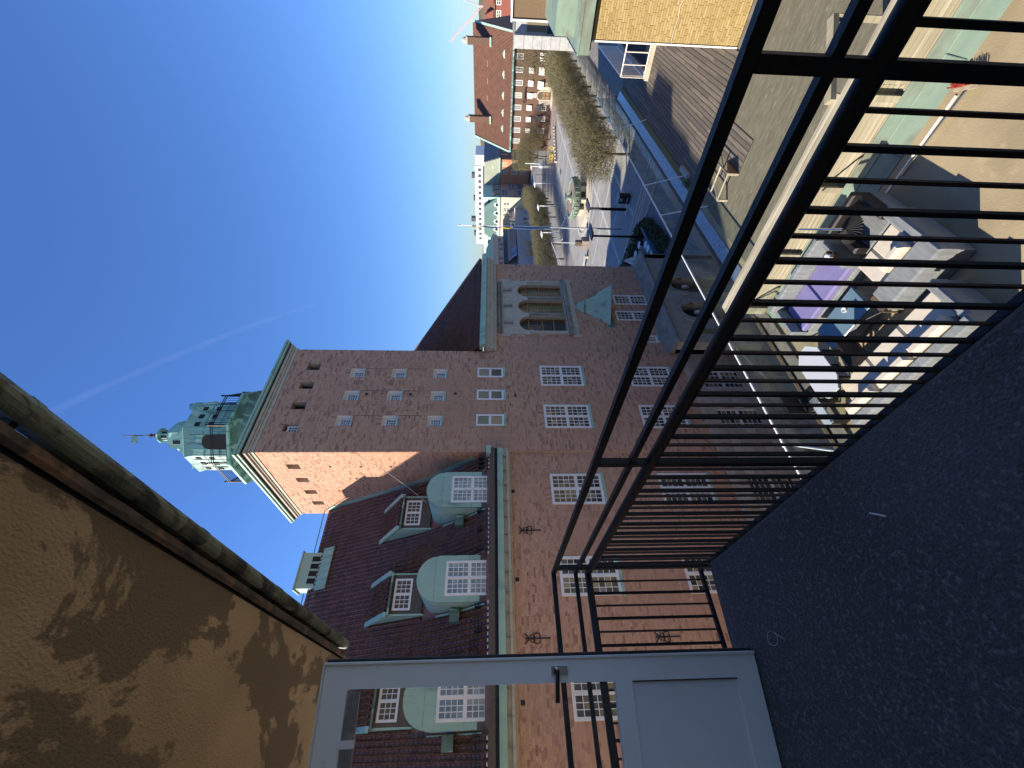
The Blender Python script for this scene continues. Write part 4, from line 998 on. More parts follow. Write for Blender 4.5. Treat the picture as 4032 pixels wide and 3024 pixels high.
# --- white hotel on the far ridge
ho = Thing('white_hotel', 'long white and dark apartment slab on the far ridge', 'building', (260, 125, G), K)
b = MB(); b.box(260, 275, 98, 165, G, 4.5); ho.part('lower_storeys', b, 'grey_clad')
b = MB(); b.box(259, 275, 102, 152, 5.0, 9.6); b.box(259.5, 274, 96, 102, 3, 9.2); ho.part('upper_storeys', b, 'hotel')
for i in range(14): g = MB(); c = 104 + i * 3.4; g.lbox(FX(259), c - .9, c + .9, .0, .05, 6.0, 7.8); ho.part('window', g, 'roof_dark')
for i in range(8): g = MB(); c = 118 + i * 5.6; g.lbox(FX(260), c - 1.8, c + 1.8, .0, .06, 1.2, 3.9); ho.part('glass_bay', g, 'pane_sky')
for c, h_ in ((108, 2.2), (122, 1.4), (136, 3.2), (146, 1.6)): g = MB(); g.box(263, 266, c, c + 2.5, 9.6, 9.6 + h_); ho.part('roof_plant', g, 'roof_dark')
def flag_pole(name, label, x, y, z0, h_, r, flagm):
    t = Thing(name, label, 'flagpole', (x, y, z0), K)
    g = MB(); g.tube([(x, y, z0), (x, y, z0 + h_)], r, 8, r * .5); g.lathe([(.01, z0 + h_), (r * 1.4, z0 + h_ + r * 1.5), (.01, z0 + h_ + r * 3)], (x, y), 8); t.part('pole', g, 'white_metal', smooth=True)
    for i, (m_, a, b2, w_) in enumerate(flagm): g = MB(); g.tube([(x - .06, y + .07, z0 + h_ * a), (x - .12, y + .14, z0 + h_ * (a + b2) / 2), (x - .05, y + .06, z0 + h_ * b2)], w_, 7, w_ * .6); t.part('furled_flag', g, m_)
flag_pole('flagpole', 'very tall white flagpole with blue and yellow flag furled around it', 39.3, 21.1, G, 16.2, .085, [('flag_blue', .86, .74, .06), ('flag_yellow', .93, .86, .07), ('flag_yellow', .74, .68, .11), ('flag_blue', .68, .45, .13), ('blue_plastic', .52, .38, .07)])
flag_pole('flagpole', 'short pole with green flag on the stone gallery roof', 104, 72, 1.4, 4.6, .09, [('flag_green', 1.0, .5, .3)])

# --- marble office and what stands behind it
mo = Thing('marble_office', 'white marble clad office with dark glazing beside the clipped trees', 'building', (62, 5, G), K)
b = MB(); b.box(61, 80, -30, 9.5, G, -2.6); mo.part('wall', b, 'marble')
b = MB(); b.box(60, 62, 9.5, 10.7, G, -2.5); pil = mo.part('pillar', b, 'marble')
for i in range(10): g = MB(); z = -3.6 - i * 1.02; g.box(59.985, 60.0, 9.5, 10.7, z, z + .03); mo.part('panel_joint', g, 'grey_clad', pil)
b = MB(); b.box(60.95, 61.0, -30, 9.3, -6.1, -3.9); mo.part('window_band', b, 'pane'); b = MB(); b.box(60.93, 61, -30, 9.45, -2.6, -2.3); mo.part('parapet', b, 'grey_clad')
b = MB(); b.box(60.9, 61.0, -30, 9.4, -8.0, -6.2); mo.part('spandrel', b, 'roof_dark')
rh = Thing('red_house', 'red timber town house with grey balcony roof behind the marble office', 'building', (200, 20, G), K)
b = MB(); b.box(200, 215, 0, 29, G, -1.0); rh.part('wall', b, 'red_paint')
b = MB(); b.prism([(199.5, 29.5, -1), (199.5, 0, -1), (207, 0, 3.4), (207, 29.5, 3.4)], [(216, 29.5, -1), (216, 0, -1), (208, 0, 3.4), (208, 29.5, 3.4)]); rh.part('roof', b, 'roof_red')
for c in (26.5, 22.0): g = MB(); g.prism([(199.6, c - 1.6, -.5), (199.6, c + 1.6, -.5), (199.6, c, 2.6)], [(204, c - 1.6, -.5), (204, c + 1.6, -.5), (204, c, 2.6)]); rh.part('gable', g, 'red_paint')
for i in range(6): glazed(rh, None, FX(200), 25 - i * 3.4, 27 - i * 3.4, -3.2, -1.4, 2, 2, fw=.2, bar=.12)
cr = Thing('tower_crane', 'thin pale red tower crane jib against the sky', 'crane', (250, 30, G), K)
g = MB()
p0, p1 = Vector((250, 43.2, 19.5)), Vector((250, 30, 4.5))
for o_ in ((0, .5), (0, -.5)): g.tube([p0 + Vector((0, o_[0], o_[1])), p1 + Vector((0, o_[0], o_[1]))], .13, 4)
for i in range(14): a = p0.lerp(p1, i / 14); c = p0.lerp(p1, (i + 1) / 14); g.tube([a + Vector((0, 0, .5 if i % 2 else -.5)), c + Vector((0, 0, -.5 if i % 2 else .5))], .08, 4)
cr.part('jib', g, 'crane_pink')
g = MB(); g.tube([(250, 30, G), (250, 30, 6)], .5, 4); cr.part('mast', g, 'crane_pink')
g = MB(); g.tube([p0, (250, 28, 14)], .05, 4); g.tube([(250, 30, 6), (250, 28, 14)], .12, 4); g.tube([p0, p0 - Vector((0, 0, 3))], .05, 4); cr.part('cable', g, 'crane_pink')

# --- wooded hill on the horizon
hv = []; nY = 90
def hill(name, x, y0, y1, z, amp, seed):
    r_ = random.Random(seed); top = []; n = 120
    for i in range(n + 1):
        y = y0 + (y1 - y0) * i / n; h_ = z + amp * (math.sin(i * .11 + seed) * .6 + math.sin(i * .37) * .3) + r_.random() * amp * .35; top.append((y, h_))
    b = MB()
    for (a, h1), (c, h2) in zip(top, top[1:]): b.quad((x, a, G), (x, c, G), (x + 25, c, h2), (x + 25, a, h1)); b.quad((x + 25, a, h1), (x + 25, c, h2), (x + 120, c, h2 * .6), (x + 120, a, h1 * .6))
    o = struct(name, b, 'forest', K); return o
hill('hill', 420, -120, 420, 9.5, 2.2, 2)
hill('hill', 300, 60, 96, 8.3, 1.6, 5)

# ================================================================== trees
def tree_meshes(seed, half, h0, h1, nb=2200, dense=1.0):
    r_ = random.Random(seed); n_ = np.random.default_rng(seed)
    tr = MB(); hs = h0
    tr.tube([(0, 0, 0), (.02, .01, hs * .5), (0, 0, hs)], .13, 8, .10)
    limbs = MB(); ends = []
    for i in range(7):
        a = i * 2 * math.pi / 7 + r_.random() * .6; rr = half[0] * r_.uniform(.45, .85)
        p0 = Vector((0, 0, hs * r_.uniform(.9, 1.0))); p2 = Vector((rr * math.cos(a), rr * math.sin(a) * half[1] / half[0], hs + (h1 - hs) * r_.uniform(.35, .8)))
        p1 = p0.lerp(p2, .45) + Vector((r_.uniform(-.25, .25), r_.uniform(-.25, .25), r_.uniform(-.2, .35)))
        limbs.tube([p0, p1, p2], .085, 6, .035); ends += [(p1, .05), (p2, .03), (p0.lerp(p1, .6), .05)]
        for j in range(4):
            q0 = p1.lerp(p2, r_.random()); q2 = q0 + Vector((r_.uniform(-1, 1) * half[0] * .5, r_.uniform(-1, 1) * half[1] * .5, r_.uniform(-.1, .8)))
            q1 = q0.lerp(q2, .5) + Vector((r_.uniform(-.15, .15), r_.uniform(-.15, .15), r_.uniform(-.15, .15)))
            limbs.tube([q0, q1, q2], .045, 4, .018); ends += [(q1, .02), (q2, .015)]
    # twigs fill a clipped box with rounded corners, thicker towards its skin
    n = int(nb * dense)
    P = n_.uniform(-1, 1, (n * 3, 3)); s = (np.abs(P) ** 3.2).sum(1); P = P[s < 1][:n]
    sc_ = np.maximum(np.abs(P).max(1), .25); pull = np.where(n_.random(len(P)) < .55, .96 / sc_ * (.85 + .15 * n_.random(len(P))), 1.0)[:, None]
    P = P * np.minimum(pull, 1.6)
    zc, zh = (hs + h1) / 2 - .05, (h1 - hs) / 2 + .15
    Q = P * np.array([half[0], half[1], zh]) + np.array([0, 0, zc])
    D = n_.normal(0, .6, (len(P), 3)) + P * .5 + np.array([0, 0, .35]); D /= np.linalg.norm(D, axis=1)[:, None]
    Ln = n_.uniform(.22, .62, len(P))[:, None]; W = n_.normal(0, 1, (len(P), 3)); W -= D * (W * D).sum(1)[:, None]; W /= np.linalg.norm(W, axis=1)[:, None]
    wd = n_.uniform(.010, .020, len(P))[:, None]; H = np.cross(D, W)
    k = len(P); V = np.zeros((k, 4, 3)); V[:, 0] = Q - W * wd; V[:, 1] = Q + W * wd; V[:, 2] = Q + H * wd * 1.6; V[:, 3] = Q + D * Ln
    fl = np.array([(0, 1, 3), (1, 2, 3), (2, 0, 3)])
    tw = raw_mesh('twigs', (V * K).reshape(-1, 3), (np.arange(k)[:, None, None] * 4 + fl).reshape(-1, 3), np.repeat(n_.random(k), 3), 'twig')
    # buds along the twigs
    m_ = 2; Bv = []; 
    for t in range(m_):
        c = Q + D * Ln * n_.uniform(.3, 1.0, (k, 1)) + n_.normal(0, .03, (k, 3)); sdir = n_.normal(0, 1, (k, 3)); sdir /= np.linalg.norm(sdir, axis=1)[:, None]
        s2 = np.cross(sdir, D); ss = n_.uniform(.022, .042, (k, 1))
        Bv.append(np.stack([c - sdir * ss, c + s2 * ss, c + sdir * ss, c - s2 * ss], 1))
    Bv = np.concatenate(Bv); kb = len(Bv)
    bud = lambda m: raw_mesh('buds', (Bv * K).reshape(-1, 3), np.arange(kb * 4).reshape(-1, 4), n_.random(kb), m)
    z0 = (0, 0, 0)
    return tr.mesh('trunk', 'bark', z0, K, True), limbs.mesh('limbs', 'bark', z0, K, True), tw, bud('bud'), bud('bud_green')
TM = [tree_meshes(s, (2.45, 2.0), 1.85, 4.75, 4400) for s in (1, 2, 3)]
TS = [tree_meshes(s, (2.3, 1.7), 1.6, 4.6, 3600) for s in (4, 5)]
TL = [tree_meshes(s, (2.6, 2.6), 2.2, 7.0, 4200) for s in (8, 9)]
def tree(name, label, x, y, ms, rot, s=1.0, group=None, green=False, z=G):
    o = bpy.data.objects.new(name, None); C.objects.link(o); o.location = (x * K, y * K, z * K + ZO); o.rotation_euler.z = rot; o.scale = (s, s, s)
    o['label'] = label; o['category'] = 'tree'
    if group: o['group'] = group
    for nm, me in (('trunk', ms[0]), ('limb', ms[1]), ('crown', ms[2]), ('buds', ms[4] if green else ms[3])):
        c = bpy.data.objects.new(nm, me); C.objects.link(c); c.parent = o
        if nm in ('crown', 'buds'): c['kind'] = 'stuff'
rowx = [42.4, 47.3, 52.8, 57.3, 61.4, 65.8, 70.8, 75.4, 80.0]
words = ['nearest the black advertising box', 'second in the clipped row from the advertising box', 'third in the clipped row from the advertising box', 'fourth in the clipped row from the advertising box', 'fifth in the clipped row from the advertising box',
         'sixth in the clipped row from the advertising box', 'seventh in the clipped row from the advertising box', 'next to last of the clipped row by the marble pillar', 'last of the clipped row by the marble pillar']
for i, (x, l_) in enumerate(zip(rowx, words)):
    if i == 0: l_ = 'first of the clipped row, beside the black advertising box'
    tree('clipped_tree', 'budding box-clipped tree, ' + l_, x, 15.35 + rng.uniform(-.2, .2), TM[i % 3], (i % 2) * math.pi + rng.uniform(-.06, .06), 1.0, 'clipped trees across the square', green=i > 5)
ORD = ['first', 'second', 'third', 'fourth', 'fifth', 'sixth', 'seventh', 'eighth', 'ninth', 'last']
far_trees = [(66.0, 41.4), (71, 41.4), (76.1, 41.3), (80.9, 41.2), (85.5, 40.8), (90, 42.4), (95, 44), (100.5, 46), (62, 41.3), (104.5, 48.5)]
for i, (x, y) in enumerate(sorted(far_trees)):
    tree('low_tree', 'low budding tree before the stone gallery, %s of its row from the light mast' % ORD[i], x, y, TS[i % 2], rng.uniform(-.1, .1) + (i % 2) * math.pi, 1.12, 'low trees before the stone gallery', green=i % 3 == 1)
tree('street_tree', 'loose crowned young tree beside the shop house corner', 105.0, 38.6, TL[0], 1.0, 1.0, green=True)
tree('street_tree', 'bare round tree in front of the shop house dark awnings', 103.5, 34.5, TL[1], 2.0, .92)
tree('street_tree', 'bare spreading tree in front of the shop house white awnings', 101.0, 19.2, TL[0], 2.6, 1.15)
tree('street_tree', 'pale tree standing before the orange corner house', 114, 42.5, TL[1], .4, 1.1, green=True)

# ================================================================== things on the square
FXc, FYc = 58.3, 26.8
fo = Thing('fountain', 'round bronze relief fountain basin on stone pillars in the square', 'fountain', (FXc, FYc, G), K)
g = MB(); g.lathe([(4.3, G), (4.3, G + .12), (3.7, G + .12), (3.7, G + .24), (.5, G + .24)], (FXc, FYc), 32); fo.part('plinth', g, 'stone')
g = MB(); g.lathe([(1.9, G + .9), (2.45, G + 1.0), (2.62, G + 1.2), (2.70, G + 1.9), (2.62, G + 2.06), (2.4, G + 2.06), (2.3, G + 1.86), (.4, G + 1.8)], (FXc, FYc), 40); bas = fo.part('basin', g, 'bronze', smooth=True)
for i in range(26):
    a = 2 * math.pi * i / 26; x, y = FXc + 2.66 * math.cos(a), FYc + 2.66 * math.sin(a); h_ = rng.uniform(.4, .62); g = MB()
    g.lathe([(.03, G + 1.2), (.12, G + 1.26), (.09, G + 1.45), (.13, G + 1.55), (.07, G + 1.62 + h_ * .1), (.09, G + 1.74 + h_ * .1), (.02, G + 1.82 + h_ * .1)], (x, y), 7); fo.part('relief_figure', g, 'bronze', bas, smooth=True)
g = MB(); g.lathe([(2.30, G + 1.84), (2.30, G + 1.89), (.72, G + 1.90)], (FXc, FYc), 32); fo.part('wet_bowl', g, 'rust_water', bas)
g = MB(); g.lathe([(.7, G + 1.8), (.75, G + 2.0), (.3, G + 2.1), (.35, G + 2.35), (.1, G + 2.5)], (FXc, FYc), 14); fo.part('centre_spout', g, 'bronze', bas, smooth=True)
for i in range(8):
    a = 2 * math.pi * i / 8 + .3; x, y = FXc + 2.0 * math.cos(a), FYc + 2.0 * math.sin(a); g = MB(); g.box(x - .28, x + .28, y - .28, y + .28, G + .24, G + 1.0); fo.part('pillar', g, 'stone')
for x in (54.3,):
    Thing('stone_ring', 'pale kerb ring of stone slabs round the fountain', 'kerb', (FXc, FYc, G), K).single(MB().lathe([(5.2, G), (5.2, G + .07), (4.6, G + .075), (4.6, G)], (FXc, FYc), 40), 'band')

ab = Thing('advertising_box', 'black street advertising box with white lettering in the shade', 'sign box', (39.0, 17.85, G), K)
g = MB(); g.box(38.7, 39.3, 17.45, 18.2, G + .08, G + 1.12); bx = ab.part('cabinet', g, 'dark')
g = MB(); g.box(38.66, 39.34, 17.4, 18.25, G + 1.12, G + 1.2); g.box(38.78, 39.2, 17.55, 18.1, G, G + .08); ab.part('lid', g, 'grey_stone')
for i, (z, u, wd_) in enumerate(((.95, 17.85, .3), (.8, 17.85, .2), (.3, 17.85, .4))): g = MB(); g.box(38.69, 38.70, u - wd_ / 2, u + wd_ / 2, G + z, G + z + .06); ab.part('lettering', g, 'white', bx)
g = MB(); g.lathe([(.001, G + .58), (.06, G + .62), (.001, G + .66)], (38.7, 17.85), 10); ab.part('round_mark', g, 'red_paint', bx)

def post(label, x, y, h_, r, m, base=None, arm=None, name='lamp_post', cat='lamp post', grp=None):
    t = Thing(name, label, cat, (x, y, G), K, grp); g = MB(); g.tube([(x, y, G), (x, y, G + h_)], r, 10, r * .85); t.part('pole', g, m, smooth=True)
    if base: g = MB(); g.box(x - base, x + base, y - base, y + base, G, G + .06); t.part('base_plate', g, 'stone')
    if arm == 'y':
        g = MB(); g.tube([(x, y, G + h_ - .5), (x - .5, y - .3, G + h_ + .05)], .03, 5); t.part('strut', g, 'white_metal')
        g = MB(); g.prism([(x - 1.5, y - .5, G + h_), (x - .3, y - .5, G + h_ + .16), (x - .3, y + .3, G + h_ + .16), (x - 1.5, y + .3, G + h_)], [(x - 1.5, y - .5, G + h_ + .06), (x - .3, y - .5, G + h_ + .22), (x - .3, y + .3, G + h_ + .22), (x - 1.5, y + .3, G + h_ + .06)]); t.part('lamp_head', g, 'white_metal')
    if arm == 'flat':
        g = MB(); g.box(x - .15, x + 1.5, y - .35, y + .35, G + h_, G + h_ + .12); t.part('lamp_head', g, 'roof_dark')
    return t
post('tall black square lamp post on a pale base plate beside the advertising box', 39.2, 19.0, 3.65, .15, 'iron', .45, 'flat')
post('black lamp post standing in the café planting bed', 32.3, 18.0, 4.6, .10, 'iron', None, 'flat')
for i, (x, y) in enumerate([(68.6, 37.8), (77.7, 37.4), (87.8, 37.5), (98, 38.2)]): post('slim grey lamp post with white wing-shaped head, %s from the light mast' % ORD[i], x, y, 4.2, .09, 'white_metal', None, 'y', grp='wing lamps along the far street')
for i, (x, y) in enumerate([(77.6, 43.8), (88.1, 44.0), (97.5, 43.4), (106.6, 43.5)]): post('thin dark post along the far kerb, %s from the light mast' % ORD[i], x, y, 2.3, .06, 'iron', None, None, 'street_post', 'post', 'thin dark posts along the far kerb')
post('tall thin white mast in front of the pale tree', 93.5, 35.9, 6.0, .08, 'white_metal', None, None, 'mast', 'mast')
t = Thing('information_pillar', 'grey information pillar with round clock head by the white mast', 'pillar', (93.1, 36.25, G), K)
g = MB(); g.box(92.9, 93.3, 36.0, 36.5, G, G + 2.1); t.part('body', g, 'grey_clad'); g = MB(); g.lathe([(.1, G + 2.1), (.32, G + 2.3), (.36, G + 2.6), (.28, G + 2.95), (.05, G + 3.05)], (93.1, 36.25), 12); t.part('head', g, 'white_metal', smooth=True)
t = Thing('light_mast', 'white pole strung with light chains over a dark box planter', 'light pole', (51.5, 29.8, G), K)
g = MB(); g.tube([(51.5, 29.8, G + .9), (51.5, 29.8, G + 5.0)], .05, 8); t.part('pole', g, 'white_metal')
g = MB(); g.box(50.9, 52.1, 29.2, 30.4, G, G + .85); t.part('planter', g, 'paver_red'); g = MB(); g.box(51.2, 51.8, 29.5, 30.1, G + .85, G + 1.7); t.part('pedestal', g, 'brown_trim')
for (x, y, z) in ((58.5, 27.5, 2.2), (60, 34, 2), (45, 34.5, 3.6), (44.5, 33.6, 3.2)):
    g = MB(); p0 = Vector((51.5, 29.8, G + 5.0)); p1 = Vector((x, y, G + z)); pts_ = [p0.lerp(p1, i / 12) - Vector((0, 0, .5 * math.sin(math.pi * i / 12))) for i in range(13)]; g.tube(pts_, .02, 4)
    for p in pts_: g.lathe([(.005, p.z - .1), (.045, p.z - .05), (.005, p.z)], (p.x, p.y), 5)
    t.part('light_chain', g, 'white_metal')
t = Thing('bench', 'long cream bench slab on the sunlit square beside the light mast', 'bench', (50.0, 31.6, G), K)
g = MB(); g.box(49.6, 50.2, 30.6, 32.9, G + .38, G + .5); t.part('seat', g, 'band'); 
for y in (30.9, 32.6): g = MB(); g.box(49.7, 50.1, y - .15, y + .15, G, G + .38); t.part('leg', g, 'stone')
t = Thing('bicycle_stand', 'yellow painted bicycle stand with round hoops by the far street', 'bicycle stand', (97, 34.5, G), K)
g = MB(); g.box(95.5, 95.6, 33.2, 36.8, G, G + .08); t.part('rail', g, 'yellow_paint')
for i in range(6):
    g = MB(); y = 33.4 + i * .62; g.tube([(95.55, y + .26 * math.cos(a), G + .42 + .36 * math.sin(a)) for a in np.linspace(0, 2 * math.pi, 15)], .05, 5); t.part('hoop', g, 'yellow_paint')

# --- pavement café at the town hall corner
tb = Thing('cafe_table', 'white round café table at the town hall corner', 'table', (31.7, 18.4, G), K, 'white café tables at the town hall corner')
g = MB(); g.lathe([(.30, G + .65), (.31, G + .665), (.30, G + .68)], (31.7, 18.4), 24); tb.part('top', g, 'table_white'); g = MB(); g.tube([(31.7, 18.4, G + .03), (31.7, 18.4, G + .65)], .03, 8); tb.part('stem', g, 'iron'); g = MB(); g.lathe([(.2, G), (.2, G + .02), (.05, G + .05)], (31.7, 18.4), 12); tb.part('base', g, 'iron')
for x, y in [(30.4, 17.6), (29.7, 17.5), (28.7, 17.3), (28.1, 17.2), (27.2, 17.0), (31.9, 19.4), (31.8, 20.2)]: tb.copy(None, ((x - 31.7) * K, (y - 18.4) * K, 0))
cc = Thing('cafe_chair', 'black café chair standing among the white café tables', 'chair', (31.2, 18.0, G), K, 'black café chairs at the town hall corner')
g = MB(); g.box(31.02, 31.38, 17.82, 18.18, G + .38, G + .41); cc.part('seat', g, 'iron'); g = MB(); g.box(31.36, 31.39, 17.82, 18.18, G + .5, G + .75); cc.part('backrest', g, 'iron')
for a in (31.04, 31.36):
    for b2 in (17.84, 18.16): g = MB(); g.tube([(a, b2, G), (a, b2, G + (.75 if a > 31.2 else .38))], .015, 5); cc.part('leg', g, 'iron')
for x, y, rz_ in [(30.9, 18.9, 1.2), (30.0, 18.3, 2.0), (29.3, 18.0, 2.8), (28.6, 18.0, 1.1), (27.8, 17.8, 2.2), (30.1, 16.95, 4.2), (28.3, 16.7, 5.0), (31.2, 19.9, .4), (31.0, 20.6, 1.5), (27.3, 17.7, .6)]: cc.copy(None, ((x - 31.2) * K, (y - 18) * K, 0), rz_)
hb = Thing('low_hedge', 'low dark green hedge curving round the café corner', 'hedge', (32.5, 17.5, G), K)
P_ = nrng.uniform(0, 1, (5200, 3)); t_ = P_[:, 0] * 3
path_ = np.array([(34.1, 22.3), (33.2, 18.0), (31.9, 16.6), (27.5, 15.9)])
i0 = np.clip(t_.astype(int), 0, 2); f_ = (t_ - i0)[:, None]; ctr = path_[i0] * (1 - f_) + path_[i0 + 1] * f_
off = nrng.uniform(-.75, .75, (len(t_), 2)) * .62; zz = G + P_[:, 2] ** .7 * (1.0 - .25 * np.abs(off).max(1) / .5)
c_ = np.concatenate([ctr + off, zz[:, None]], 1); a_ = nrng.normal(0, 1, c_.shape); a_ /= np.linalg.norm(a_, axis=1)[:, None]; b_ = np.cross(a_, nrng.normal(0, 1, c_.shape)); b_ /= np.linalg.norm(b_, axis=1)[:, None]; s_ = nrng.uniform(.05, .11, (len(c_), 1))
V = np.stack([c_ - a_ * s_, c_ + b_ * s_ * .6, c_ + a_ * s_, c_ - b_ * s_ * .6], 1) * K - np.array(hb.base)
o = hb._root(); lf = bpy.data.objects.new('foliage', raw_mesh('foliage', V.reshape(-1, 3), np.arange(len(V) * 4).reshape(-1, 4), nrng.random(len(V)), 'leaf')); C.objects.link(lf); lf.parent = o; lf['kind'] = 'stuff'
g = MB(); [g.tube([(x, y, G), (x, y, G + .7)], .05, 5) for x, y in path_]; hb.part('stem', g, 'bark', kind='stuff')
g = MB(); g.box(28.0, 31.9, 16.85, 16.95, G, G + .9); wb = Thing('wind_screen', 'blue grey canvas wind screen round the café tables', 'wind screen', (30, 16.9, G), K)
wb.part('canvas', g, 'blue_plastic')
for x in (28.0, 29.9, 31.9): g = MB(); g.tube([(x, 16.9, G), (x, 16.9, G + 1.0)], .03, 6); wb.part('post', g, 'iron')
t = Thing('folded_parasol', 'small white folded parasol cone beside the café tables', 'parasol', (31.5, 19.8, G), K)
g = MB(); g.lathe([(.36, G + .7), (.3, G + 1.0), (.03, G + 1.7)], (31.5, 19.8), 8); t.part('canopy', g, 'white'); g = MB(); g.tube([(31.5, 19.8, G), (31.5, 19.8, G + .8)], .03, 6); t.part('pole', g, 'iron')
t = Thing('round_sign', 'orange round sign with black rim on an iron bracket at the porch', 'sign', (24.0, 15.6, -10.9), K)
def disc(c, n_, r, d, k=24):
    n_ = Vector(n_).normalized(); a = n_.orthogonal().normalized(); b2 = n_.cross(a); c = Vector(c); mb = MB()
    A = [tuple(c + (a * math.cos(2 * math.pi * i / k) + b2 * math.sin(2 * math.pi * i / k)) * r) for i in range(k)]; mb.prism(A, [tuple(Vector(p) + n_ * d) for p in A]); return mb
sc0 = Vector((22.6, 14.35, -10.55)); nn = (-.75, -.6, .25)
t.part('rim', disc(sc0, nn, .42, .05), 'dark'); t.part('face', disc(sc0 + Vector(nn).normalized() * .03, nn, .37, .04), 'orange_sign')
g = MB(); g.tube([tuple(sc0), (22.0, 14.25, -10.4)], .03, 6); t.part('bracket', g, 'iron')

# contrail
ct = Thing('contrail', 'faint thin white contrail slanting across the blue sky', 'contrail', (6000, 6000, 6000), 1.0)
m = bpy.data.materials.new('contrail'); m.use_nodes = True; n = m.node_tree.nodes; l = m.node_tree.links
n.remove(n['Principled BSDF']); tr_ = n.new('ShaderNodeBsdfTransparent'); df = n.new('ShaderNodeBsdfTranslucent'); df.inputs[0].default_value = (.95, .95, .97, 1)
nz = n.new('ShaderNodeTexNoise'); nz.inputs['Scale'].default_value = .0012; tcx = n.new('ShaderNodeTexCoord'); l.new(tcx.outputs['Object'], nz.inputs['Vector'])
lw = n.new('ShaderNodeLayerWeight'); lw.inputs[0].default_value = .35
iv = n.new('ShaderNodeMath'); iv.operation = 'SUBTRACT'; iv.inputs[0].default_value = 1.0; l.new(lw.outputs['Facing'], iv.inputs[1])
mr = n.new('ShaderNodeMapRange'); mr.inputs[1].default_value = .3; mr.inputs[2].default_value = .75; mr.inputs[3].default_value = .003; mr.inputs[4].default_value = .011; l.new(nz.outputs[0], mr.inputs[0])
mu = n.new('ShaderNodeMath'); mu.operation = 'MULTIPLY'; l.new(mr.outputs[0], mu.inputs[0]); l.new(iv.outputs[0], mu.inputs[1])
mx = n.new('ShaderNodeMixShader'); l.new(mu.outputs[0], mx.inputs[0]); l.new(tr_.outputs[0], mx.inputs[1]); l.new(df.outputs[0], mx.inputs[2]); l.new(mx.outputs[0], n['Material Output'].inputs[0])
MAT['contrail'] = m
g = MB(); q0, q1, q2 = Vector((3300, 5750, 8000)), Vector((7600, 7550, 8000)), Vector((15500, 12350, 8000))
pts_ = [q0 * (1 - t) ** 2 + q1 * 2 * t * (1 - t) + q2 * t * t for t in np.linspace(0, 1, 24)]
g.tube(pts_, 75, 16, 90); ct.single(g, 'contrail', True)

# ================================================================== roof terrace (metres)
m = MB(); m.box(-.6, 14.6, -8, 6.95, F - .25, F); struct('terrace_floor', m, 'terrace')
m = MB(); m.box(14.6, 60, -20, 6.95, F - .25, F - .03); m.box(-.6, 60, 6.5, 6.94, F - 7.7, F - .25); struct('terrace_slab', m, 'concrete')
m = MB(); m.box(8.32, 13.78, -8, 6.2, F, F + .022); mem = struct('roof_membrane', m, 'membrane')
# notch in the membrane where the boards show
m = MB(); m.box(12.08, 13.80, 3.84, 4.72, F + .024, F + .028); struct('bare_boards_base', m, 'dark')
dk = bpy.data.objects.new('wooden_deck', None); C.objects.link(dk); dk['kind'] = 'structure'; dk.location = (0, 0, F + ZO)
DB = {}
def plank(t, parent, name, x0, x1, y0, y1, z0, z1, m_, base):
    key = tuple(round(v, 3) for v in (x1 - x0, y1 - y0, z1 - z0)) + (m_,)
    if key not in DB:
        b = MB(); a, c, h_ = (x1 - x0) / 2, (y1 - y0) / 2, (z1 - z0) / 2; e = .004
        b.prism([(-a, -c, -h_), (a, -c, -h_), (a, c, -h_), (-a, c, -h_)], [(-a + e, -c + e, h_), (a - e, -c + e, h_), (a - e, c - e, h_), (-a + e, c - e, h_)]); DB[key] = b.mesh(name, m_, (0, 0, 0), 1.0)
    o = bpy.data.objects.new(name, DB[key]); C.objects.link(o); o.parent = parent; o.location = ((x0 + x1) / 2 - base[0], (y0 + y1) / 2 - base[1], (z0 + z1) / 2 - base[2]); return o
by = 2.46; nb = 0
for i in range(26):
    y = by + i * .142; x = 13.8; off = [0, 1.3, .6, 1.9][i % 4]
    cuts = [13.8] + [13.8 + off + j * 2.4 + .6 for j in range(6) if 13.8 + off + j * 2.4 + .6 < 26.5] + [26.6]
    for a, b2 in zip(cuts, cuts[1:]):
        plank(None, dk, 'deck_board', a + .003, b2 - .003, y + .004, y + .138, F - .018, F + .008 + rng.uniform(-.002, .002), 'deck', (0, 0, F))
for i in range(6):
    y = 3.86 + i * .143; plank(None, dk, 'deck_board', 12.1, 13.78, y + .004, y + .138, F + .012, F + .036, 'deck', (0, 0, F))
m = MB(); m.box(13.8, 26.6, 6.17, 6.42, F - .02, F + .03); struct('mossy_kerb', m, 'moss')
m = MB(); m.prism([(8.3, 6.42, F + .03), (8.3, 6.80, F + .09), (8.3, 6.80, F + .06), (8.3, 6.42, F)], [(27, 6.42, F + .03), (27, 6.80, F + .09), (27, 6.80, F + .06), (27, 6.42, F)]); struct('zinc_flashing', m, 'zinc')
m = MB(); m.box(-.6, 8.3, 6.5, 6.80, F, F + .06); struct('concrete_kerb', m, 'concrete')

